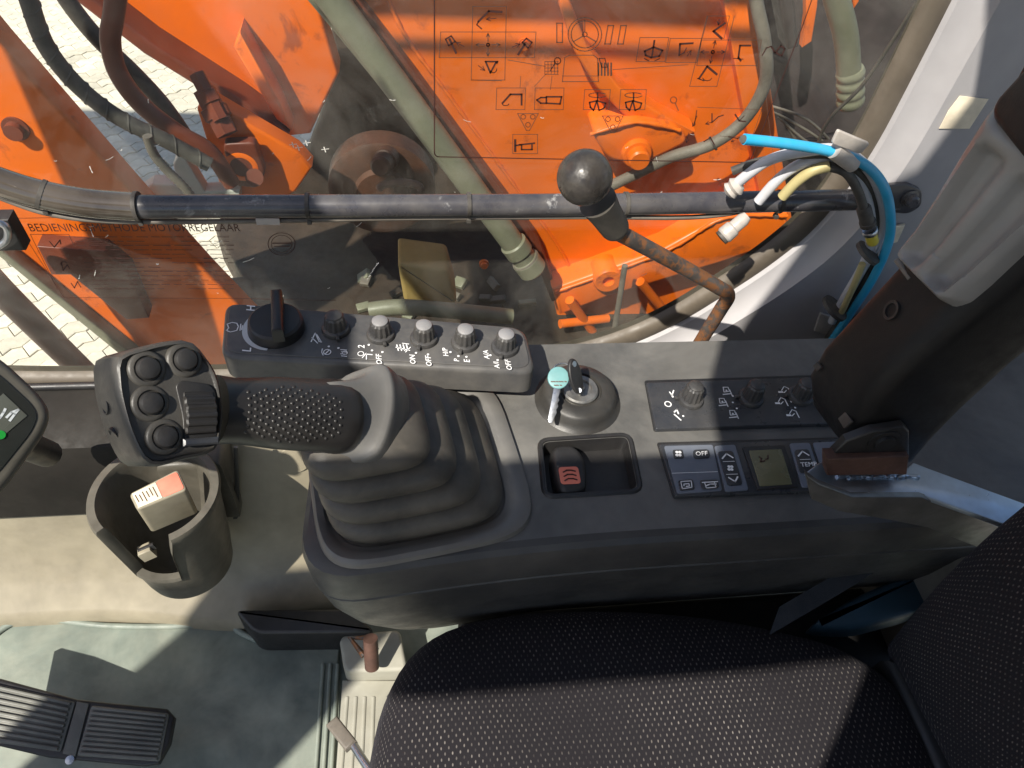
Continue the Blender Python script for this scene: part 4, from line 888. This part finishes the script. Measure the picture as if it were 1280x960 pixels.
# ================================================================== switch box
ZS = .715
sb = thing('switch_box', at(470, 440, z=.66), 'long black switch box with throttle dial and five knobs', 'switch box')
SQ = lambda x, y: at(x, y, z=ZS)
slab('box_body', [SQ(x, y) for x, y in ((281, 376), (656, 408), (671, 466), (275, 446))], UP, .034, box_m, sb, .006, .018)
slab('face_plate', [SQ(x, y) + UP * .0012 for x, y in ((287, 380), (652, 411), (664, 461), (282, 441))], UP, .0016, box_m, sb, .0008, .016)
box('box_foot', at(480, 440, z=.672), .25, .05, .03, black, sb, u=(1, -.12, 0), c=.004)
tcn = at(346, 411, z=ZS + .0012)
td = lathe('throttle_dial', tcn, UP, [(.0295, 0), (.0295, .004), (.028, .012), (.0255, .014), (.0005, .0145)], black, sb, 48)
fu = (at(349, 445, z=ZS + .02) - at(347, 378, z=ZS + .02)).normalized(); fv = UP.cross(fu)
box('dial_fin', tcn + UP * .019 + V((.004, 0, 0)),   .063, .0115, .024, black, td, u=fu, v=fv, c=.005)
da = Acc(); zz = ZS + .0020
def ring_arc(acc, c, r0, r1, a0, a1, n=24):
    P = [V((c.x + r * math.cos(R(a0 + (a1 - a0) * k / n)), c.y + r * math.sin(R(a0 + (a1 - a0) * k / n)), zz)) for k in range(n + 1) for r in (r0 + (r1 - r0) * 0, r0 + (r1 - r0) * (.55 + .45 * math.sin(math.pi * k / n)))]
    acc.add(P, [[2 * k, 2 * k + 1, 2 * k + 3, 2 * k + 2] for k in range(n)])
ring_arc(da, tcn, .0300, .0355, 118, 258); da.build('dial_scale', grey_arc, sb, 0)
bases = [(420, 412), (476, 419), (530, 424), (581, 429), (631, 435)]
for (x, y), ang in zip(bases, (-80, -75, -110, -110, -110)): knob(at(x, y, z=ZS + .0012), UP, .0128, sb, (math.cos(R(ang)), math.sin(R(ang)), 0), capm if x > 440 else knob_m, .021)
sp = Acc(); Q = lambda x, y: at(x, y, z=zz)
tu = (Q(400, 400) - Q(400, 420)).normalized(); tv = -(Q(420, 410) - Q(400, 408)).normalized()
for s_, x, y, sz in (('H', 314, 385, .013), ('L', 309, 437, .013), ('2', 452, 433, .010), ('1', 462, 443, .010), ('OFF', 474, 449, .0085), ('ON', 516, 449, .0085), ('OFF', 536, 451, .0085), ('H/P', 557, 440, .008), ('P', 571, 450, .008), ('E', 584, 451, .009), ('A/A', 608, 443, .008), ('A/I', 621, 456, .008), ('OFF', 636, 456, .0085)):
    text(sp, s_, Q(x, y), tu, tv, sz, .012)
for x, y in ((401, 427), (411, 433), (423, 435), (461, 431), (465, 438), (478, 440), (520, 441), (535, 443), (563, 440), (573, 445), (583, 446), (613, 444), (622, 450), (633, 451)): disc(sp, Q(x, y), .0013, UP, 10)
def ps3(pts, wd=.0011, cl=False): stroke(sp, [Q(x, y) for x, y in pts], wd, UP, cl)
ps3([(284, 405), (286, 410), (283, 413), (288, 415), (296, 413), (298, 408), (296, 404), (290, 403)], .0011, True); ps3([(301, 405), (300, 413)], .001); ps3([(303, 407), (302, 412)], .001)
ps3([(389, 427), (394, 416), (399, 427)], .0012); ps3([(390, 422), (397, 429)], .0011); ps3([(396, 418), (402, 428)], .001)
disc(sp, Q(409, 440), .0042, UP, 16, .0032); ps3([(407, 442), (411, 438)], .0012); ps3([(403, 436), (402, 440), (404, 444)], .001)
for k in range(4): ps3([(426 + (k % 2), 437 + k * 2.6), (433, 437.6 + k * 2.6)], .0011)
disc(sp, Q(431, 441), .003, UP, 12, .0021); disc(sp, Q(451, 442), .0035, UP, 14, .0027); ps3([(453, 447), (458, 441), (458, 449)], .001)
for k in range(4): ps3([(496 + k * 4, 431), (498 + k * 4, 438)], .0013)
ps3([(495, 434), (512, 438)], .0012); ps3([(503, 429), (511, 430)], .001); ps3([(507, 440), (513, 434)], .001)
sp.build_marks('printed_mark', white, sb)

# ================================================================== joystick
js = thing('joystick', (bcx, bcy, ZC), 'black joystick with button head and ribbed rubber boot', 'joystick')
b0 = V((bcx, bcy, ZC + .006)); b1 = at(438, 518, z=.795)
RB = R(9)
rings = [sup(b0.x, b0.y, .085, .084, b0.z - .004, 5, 48, RB)]
nr = 4
for k in range(nr):
    for (t, gsz) in ((.0, -.013), (.05, -.011), (.08, -.001), (.18, .005), (.42, .007), (.64, .0055), (.80, .001), (.90, -.006), (.96, -.012)):
        q = (k + t) / nr; c = b0.lerp(b1, q); hs = .083 + (.040 - .083) * q + gsz
        rings.append(sup(c.x, c.y, hs, hs * 1.0, c.z, 4.2, 48, RB))
O('boot', *loftd(rings, False, True), rubber, js, 60)
# palm rest
jn = (at(270, 511, z=.885) - at(470, 522, z=.79)).normalized()
pr0 = at(462, 524, z=.795)
fr = [pat(x, y, pr0, V((.55, -.30, .78)).normalized()) for x, y in ((440, 462), (478, 456), (489, 480), (485, 520), (468, 574), (402, 586), (388, 560), (410, 500))]
fn_ = V((.55, -.30, .78)).normalized()
N_ = 40
def rs(P): return resample(catmull(P, 6, True), N_)
def grow(P, k, sh=V((0, 0, 0))):
    c = sum(P, V((0, 0, 0))) / len(P); return [c + (p - c) * k + sh for p in P]
fr = rs(fr); cfr = sum(fr, V((0, 0, 0))) / N_
# loft grip: rings along the axis, each ring a rounded section facing along the axis
A0 = at(452, 522, z=.797); HC = at(205, 507, z=.905); hn = (CAM - HC).normalized(); hn = (hn + V((.42, .05, .02))).normalized(); A1 = pat(268, 512, HC - hn * .03, hn)
axis = (A1 - A0).normalized(); gu = UP.cross(axis).normalized(); gw = axis.cross(gu)
def gring(t, ra, rb, ph=0): 
    c = A0.lerp(A1, t); return [c + gu * ra * math.cos(a) + gw * rb * math.sin(a) for a in [2 * math.pi * k / 36 for k in range(36)]]
secs = [(.10, .024, .022), (.13, .030, .028), (.18, .0315, .0295), (.25, .0315, .0298), (.36, .030, .0285), (.5, .0295, .028), (.64, .0285, .027), (.78, .0265, .025), (.9, .025, .024), (1.0, .026, .025)]
O('grip', *loftd([gring(t, a_, b_) for t, a_, b_ in secs]), grip_m, js, 60)
# grip texture: small raised pips
pips = Acc()
toc = (CAM - A0.lerp(A1, .5)).normalized()
for i in range(17):
    for j in range(9):
        t = .30 + i * .036; 
        ang0 = math.atan2(toc.dot(gw), toc.dot(gu)); aa = ang0 + (j - 4 + (i % 2) * .5) * .21
        if abs(j - 4 + (i % 2) * .5) > 4.2 - abs(i - 9) * .14: continue
        ra, rb_ = None, None
        for (t0, a0_, b0_), (t1, a1_, b1_) in zip(secs, secs[1:]):
            if t0 <= t <= t1: k = (t - t0) / (t1 - t0); ra = a0_ + (a1_ - a0_) * k; rb_ = b0_ + (b1_ - b0_) * k
        d = (gu * ra * math.cos(aa) + gw * rb_ * math.sin(aa)); p = A0.lerp(A1, t) + d; nn = d.normalized()
        pips.add(*lathed(p - nn * .0004, nn, [(.0017, 0), (.0012, .0009), (.0002, .0012)], 6))
po = pips.build('grip_pips', grip_m, js, 60); po['kind'] = 'stuff'
# palm rest flare: plate between grip foot and boot
pnn = (axis * -1 + V((.12, .0, .35))).normalized()
c0 = at(440, 520, z=.800)
flr = []
PR = [(424, 474), (452, 460), (480, 454), (491, 482), (488, 524), (470, 568), (436, 580), (400, 588), (386, 558), (402, 510)]
fnn = V((-.40, -.30, .87)).normalized()
ringA = rs([pat(x, y, c0, fnn) for x, y in PR])
flr = [grow(ringA, .86, -fnn * .040), grow(ringA, .98, -fnn * .034), grow(ringA, 1.0, -fnn * .012), grow(ringA, 1.0, -fnn * .004), grow(ringA, .985, -fnn * .001), grow(ringA, .955, fnn * .0005), grow(ringA, .87, fnn * .002), grow(ringA, .76, fnn * .005 + axis * .001), grow(ringA, .66, fnn * .0095 + axis * .003), grow(ringA, .57, fnn * .015 + axis * .007), grow(ringA, .50, fnn * .020 + axis * .014), grow(ringA, .44, fnn * .022 + axis * .024)]
O('palm_rest', *loftd(flr), palm_m, js, 60)
# head
HQ = lambda x, y, d=0: pat(x, y, HC, hn) + hn * d
front = rs([HQ(x, y) for x, y in ((149, 447), (178, 436), (211, 428), (239, 428), (257, 447), (270, 468), (277, 500), (277, 530), (268, 562), (230, 573), (188, 580), (166, 549), (152, 505), (147, 475))])
mid = grow(front, 1.035, -hn * .006)
back = grow(front, 1.03, -hn * .03 + V((-.004, 0, 0))); back2 = grow(front, .92, -hn * .047 + V((-.002, 0, 0))); back3 = grow(front, .6, -hn * .056)
hd = O('head', *loftd([back3, back2, back, mid, front, grow(front, .955, hn * .0012), grow(front, .93, -hn * .0012), grow(front, .90, -hn * .0018), grow(front, .5, -hn * .0002)]), blacks, js, 40)
for (x, y) in ((118, 508), (128, 550)):
    bi = min(range(N_), key=lambda k: (V(project(back[k])) - V((x, y))).length)
    pq = mid[bi].lerp(back[bi], .62); cn = sum(back, V((0, 0, 0))) / N_; nn = (pq - cn - hn * (pq - cn).dot(hn)).normalized()
    lathe('screw_recess', pq - nn * .0006, nn, [(.0052, -.003), (.0052, .0008), (.0044, .0010), (.0038, .0002), (.003, -.0008), (.0005, -.0008)], black, hd, 16)
for (x, y) in ((184, 461), (231, 450), (188, 504), (206, 546)):
    c = HQ(x, y, -.001)
    bt = lathe('button', c, hn, [(.0125, -.001), (.0118, .0012), (.0105, .0022), (.0086, .0024), (.0082, .0012), (.0005, .0012)], blacks, hd, 32)
    lathe('button_cap', c, hn, [(.0075, .001), (.0075, .0038), (.0064, .0058), (.0035, .0068), (.0005, .0070)], black, bt, 28)
slab('wheel_slot', [HQ(x, y, .0004) for x, y in ((219, 482), (226, 475), (262, 480), (270, 490), (272, 550), (260, 557), (231, 558), (228, 520))], hn, .003, black, hd, .001, .004)
wc = HQ(249, 518, -.014); wu = (HQ(260, 518) - HQ(238, 519)).normalized(); wl = .021
wh = O('thumb_wheel', *loftd([[wc + wu * s_ * wl / 2 * k + (hn * math.cos(a) + wu.cross(hn) * math.sin(a)) * (r_ + .0006 * (1 if i % 4 < 2 else -1)) for i, a in enumerate([2 * math.pi * q / 88 for q in range(88)])] for s_, k, r_ in ((-1, 1, .019), (-1, .9, .0205), (1, .9, .0205), (1, 1, .019))]), grip_m, hd, 30)
O('slot_bar', *boxd(HQ(249, 552, .003), .024, .005, .004, wu, wu.cross(hn), .0012), panel_m, hd)

# ================================================================== armrest
am = thing('armrest', at(1095, 560, z=.62), 'folded up black armrest with grey scalloped grip pad', 'armrest')
def sect(fl_, nl, nr_, yf=.44, yn=.352, N=40):
    A = at(*fl_, y=yf); B = at(*nl, y=yn); C = at(*nr_, y=yn); Dp = C + V((0, yf - yn, 0)); 
    P = [A, B, C, Dp]; out = []
    for i in range(4):
        a_, b_, c_ = P[i - 1], P[i], P[(i + 1) % 4]; k = min(.022, .4 * (a_ - b_).length, .4 * (c_ - b_).length)
        p = b_ + (a_ - b_).normalized() * k; q = b_ + (c_ - b_).normalized() * k
        for j in range(8): t = j / 7; out.append(p * (1 - t) ** 2 + b_ * 2 * t * (1 - t) + q * t * t)
    return out
S0 = [((1012, 500), (1058, 560), (1108, 575)), ((1006, 462), (1062, 542), (1146, 584)), ((1024, 430), (1085, 500), (1168, 558)), ((1062, 388), (1120, 462), (1208, 518)), ((1112, 332), (1184, 410), (1268, 464)), ((1150, 280), (1245, 362), (1330, 415)), ((1205, 180), (1335, 285), (1460, 340)), ((1255, 92), (1430, 205), (1570, 250)), ((1292, 20), (1510, 130), (1650, 170))]
rings = [sect(*s) for s in S0]
c_ = sum(rings[0], V((0, 0, 0))) / len(rings[0]); rings.insert(0, [c_ + (p - c_) * .75 + V((0, 0, -.006)) for p in rings[0]])
O('arm_body', *loftd(rings), arm_m, am, 60)
# front face frame for pad: spans between far-left line and fold line
def ff(s, w, d):   # s along the arm (index), w across 0..1, d proud of the face
    i = int(s); t = s - i; a0, a1 = S0[i], S0[i + 1]
    fl_ = at(*a0[0], y=.44).lerp(at(*a1[0], y=.44), t); nl = at(*a0[1], y=.352).lerp(at(*a1[1], y=.352), t)
    p = fl_.lerp(nl, w); up_ = (at(*a1[0], y=.44) - at(*a0[0], y=.44)).normalized(); nrm = (nl - fl_).cross(up_).normalized()
    if nrm.x > 0: nrm = -nrm
    return p + nrm * d
grid = []; NS, NW = 40, 24
for i in range(NS + 1):
    s = 4.28 + i / NS * 2.45; row = []
    for j in range(NW + 1):
        w_ = .04 + j / NW * .88; u_ = j / NW; v_ = i / NS
        edge = min(1, 7 * min(u_, 1 - u_)) ** .5 * min(1, 12 * min(v_, 1 - v_)) ** .5
        gr = 0
        for g0 in (.29, .71):
            gr += math.exp(-((u_ - g0) / .13) ** 4) * min(1, max(0, (v_ - .07) * 14)) * min(1, max(0, (.86 - v_) * 12))
        cwid = 1 - .10 * max(0, 1 - v_ * 9)
        row.append(ff(s, .5 + (w_ - .5) * cwid, -.004 + .021 * edge - .013 * gr))
    grid.append(row)
O('grip_pad', *loftd(grid, False, False, False), mat('grey_grip_pad', (.22, .215, .205), .36, dust=.35, ds=16, dcol=(.33, .31, .28)), am, 60)
slab('pad_hook', [ff(4.22, .02, .001), ff(4.14, .30, .001), ff(4.05, .30, .001), ff(4.12, .0, .001)], ff(4.2, .2, 1) - ff(4.2, .2, 0), .006, rearm, am, .002)
fnv = (ff(2, .4, 1) - ff(2, .4, 0)).normalized()
lathe('arm_screw', ff(3.55, .42, .0), fnv, [(.0085, -.003), (.0085, .0012), (.006, .0012), (.0055, -.002), (.0005, -.002)], black, am, 20)
slab('end_cap_panel', [ff(.25, .10, .0015), ff(1.35, .10, .0015), ff(1.2, .88, .0015), ff(.3, .85, .0015)], fnv, .003, arm_m, am, .001, .006)
slab('cap_slot', [ff(1.05, .80, .003), ff(1.3, .80, .003), ff(1.3, .95, .003), ff(1.05, .95, .003)], fnv, .002, hose_m, am, .0004)
slab('cap_slot', [ff(1.42, .12, .003), ff(1.6, .12, .003), ff(1.6, .22, .003), ff(1.42, .22, .003)], fnv, .002, hose_m, am, .0004)
slab('top_knuckle', [ff(6.62, .05, .012), ff(6.55, .95, .012), ff(7.7, .95, .012), ff(7.7, .05, .012)], fnv, .03, arm_m, am, .006, .015)
# pivot clevis and bracket
slab('pivot_plate', [at(x, y, y=.342) for x, y in ((1038, 572), (1058, 552), (1090, 540), (1130, 534), (1137, 540), (1137, 572))], OUT, .008, black, am, .002)
lathe('pivot_screw', at(1104, 551, y=.342), OUT, [(.0145, -.002), (.0145, .0015), (.009, .0015), (.009, .005), (.0005, .005)], black, am, 20)
slab('rusty_block', [at(x, y, y=.336) for x, y in ((1034, 574), (1137, 571), (1134, 594), (1034, 595))], OUT, .012, rustb, am, .002)
BZ = .74
BR = [(1008, 590), (1026, 577), (1045, 592), (1120, 597), (1142, 578), (1160, 585), (1310, 640), (1320, 676), (1250, 654), (1150, 618), (1110, 620), (1062, 618), (1020, 606)]
slab('bracket_plate', [at(x, y, z=BZ) for x, y in BR], UP, .005, steel_b, am, .0012)
slab('bracket_side', [at(x, y, y=.317) for x, y in ((1008, 594), (1024, 606), (1066, 622), (1152, 622), (1216, 646), (1300, 680), (1290, 712), (1160, 660), (1110, 650), (1050, 640), (1015, 625))], OUT, .006, mat('worn_bracket_metal', (.16, .155, .15), .4, .6, var=.3, vs=30, dust=.2), am, .0015)
for k in range(6):
    q = at(1046 + k * 15, 596 + (k % 2), z=BZ + .0005)
    O('weld_bead', *tubed([q, q + V((.012, .001, .0004)), q + V((.022, -.001, 0))], lambda t: .0022 + .0006 * math.sin(t * 9), 8, 4), steel_b, am, 60)

# ================================================================== rear shelf
rs_ = thing('rear_shelf', (.85, .55, .3), 'dusty grey shelf behind the armrest at the right edge', 'shelf')
slab('shelf_top', [V(p) for p in ((.62, .30, .575), (1.2, .30, .575), (1.2, .742, .575), (.665, .742, .575), (.665, .60, .575), (.62, .60, .575))], UP, .35, rearm, rs_, .02)
lathe('black_cap', at(1252, 488, z=.576), UP, [(.04, 0), (.038, .008), (.03, .012), (.026, .012), (.022, .024), (.0005, .025)], black, rs_, 24)
O('shelf_ridge', *boxd((.86, .66, .58), .36, .012, .02, c=.005), rearm, rs_)

# ================================================================== seat
st = thing('seat', (.24, .06, 0), 'dark operator seat in pale dotted cloth at the lower right', 'seat')
zt = .50
ol = [(455, 985), (464, 905), (482, 850), (512, 802), (560, 769), (630, 753), (720, 747), (810, 748), (900, 757), (980, 772), (1060, 794), (1125, 833), (1160, 884), (1192, 950), (1210, 1000)]
OP = [at(x, y, z=zt) for x, y in ol]
OP = [V((p.x, p.y)) for p in OP] + [V((.60, .08)), V((.61, -.12)), V((.50, -.20)), V((.24, -.22)), V((.0, -.19)), V((-.06, -.05))]
OC = resample(catmull(OP, 6, True), 120); cen = V((.25, .06))
rings = []; uvs = []
for (k, dz) in ((.86, -.13), (.97, -.11), (1.0, -.075), (1.003, -.045), (.995, -.022), (.975, -.006), (.94, .003), (.88, .008), (.78, .012), (.66, .012), (.5, .008), (.34, .004), (.18, .002), (.03, .001)):
    row = []
    for p in OC:
        q = cen + (p - cen) * k
        w_ = .0035 * math.sin(q.x * 23 + 1) * math.sin(q.y * 31) * (1 if k < .9 else .3)
        row.append(V((q.x, q.y, zt + dz + w_ - .018))); e = (1 - dz * 8 if dz < 0 else 1); uvs.append((cen.x + (q.x - cen.x) * e * 1.02, cen.y + (q.y - cen.y) * e * 1.02))
    rings.append(row)
v_, f_ = loftd(rings, True, True)
O('cushion', v_, f_, cloth, st, 80, uvs)
slab('seat_pan', [V((p.x, p.y, .372)) for p in [cen + (q - cen) * .9 for q in OC[::3]]], UP, .05, black, st, .004)
box('seat_pedestal', (.25, .05, .17), .34, .34, .30, black, st, c=.02)
# backrest: front surface leans, far edge rounded
bt_ = []; uvb = []; NB = 40
zs = [.475, .485, .50, .53, .57, .62, .68, .75, .82, .90, .98, 1.05, 1.10, 1.12]
for z in zs:
    k = (z - .475) / .645; xf = .552 - .05 * math.sin(min(1, k * 1.3) * math.pi * .75); hy = .285 - .02 * k - (.02 if z > 1.09 else 0) - (.012 if z < .49 else 0)
    th = .12 - (.05 if z < .49 else 0) - (.03 if z > 1.09 else 0); row = []
    for j in range(NB):
        a_ = 2 * math.pi * j / NB; c, s = math.cos(a_), math.sin(a_)
        yy = hy * math.copysign(abs(s) ** .55, s); xx = th / 2 * math.copysign(abs(c) ** .6, c)
        wing = -.03 * (abs(yy) / hy) ** 3 if c < 0 else 0
        row.append(V((xf + th / 2 + xx + wing, yy + .005, z)))
        uvb.append((yy + (xx + .06) * (1 if s > 0 else -1), z + .003))
    bt_.append(row)
v_, f_ = loftd(bt_, True, True)
O('backrest', v_, f_, cloth, st, 80, uvb)
ad = O('adjuster_lever', *tubed([at(438, 925, z=.16), at(462, 962, z=.18), at(500, 1010, z=.2)], .006), steel, st, 50)
slab('seat_gap_slab', [V(p) for p in ((.05, -.2, .36), (.66, -.2, .36), (.66, .40, .36), (.05, .40, .36))], UP, .1, black, st, .01)  # black slab added so the gap beside the seat stays dark
box('seat_gap_filler', (.575, .06, .42), .09, .40, .14, black, st, c=.02)  # black filler added to darken the gap below the backrest
hb = at(415, 902, z=.155); he = at(440, 934, z=.165)
O('lever_handle', *boxd((hb + he) / 2, (he - hb).length, .019, .014, he - hb, UP.cross(he - hb), .004), hoseg, ad)
bl2 = thing('floor_bracket', at(455, 820, z=.02), 'grey floor bracket with rusty pin in front of the seat', 'bracket')
slab('bracket_base', [at(x, y, z=.06) for x, y in ((424, 800), (430, 793), (500, 786), (510, 838), (430, 840))], UP, .05, stepm, bl2, .006, .012)
O('rusty_pin', *tubed([at(463, 798, z=.14), at(465, 834, z=.085)], .0115, 18, 0), rustb, bl2, 50)
O('wire_loop', *tubed([at(x, y, z=.09) for x, y in ((463, 797), (438, 798), (455, 820))], .005, 8, 0), rust, bl2, 50)
sbt = thing('seat_belt', at(1100, 720, z=.5), 'dark seat belt strap between the console and the backrest', 'seat belt')
pA, pB = at(1195, 640, z=.56), at(1060, 722, z=.52); pC = at(968, 776, z=.49)
def strap(P, wv, th, m, nm, par):
    v = []; f = []
    for p, ww in zip(P, wv): v += [p + ww * .5, p - ww * .5, p - ww * .5 - UP * th, p + ww * .5 - UP * th]
    for i in range(len(P) - 1):
        for j in range(4): f.append([i * 4 + j, i * 4 + (j + 1) % 4, i * 4 + 4 + (j + 1) % 4, i * 4 + 4 + j])
    f.append([0, 1, 2, 3]); n = (len(P) - 1) * 4; f.append([n, n + 1, n + 2, n + 3]); return O(nm, v, f, m, par, 40)
PS = catmull([pA, pA.lerp(pB, .5) + V((0, 0, .004)), pB, pC], 6)
strap(PS, [V((.018, .028, .012))] * len(PS), .002, belt_m, 'webbing', sbt)
slab('buckle_cover', [at(x, y, z=.47) for x, y in ((1010, 782), (1075, 742), (1160, 705), (1185, 740), (1150, 765), (1075, 785))], UP, .03, bluepl, sbt, .008, .02)
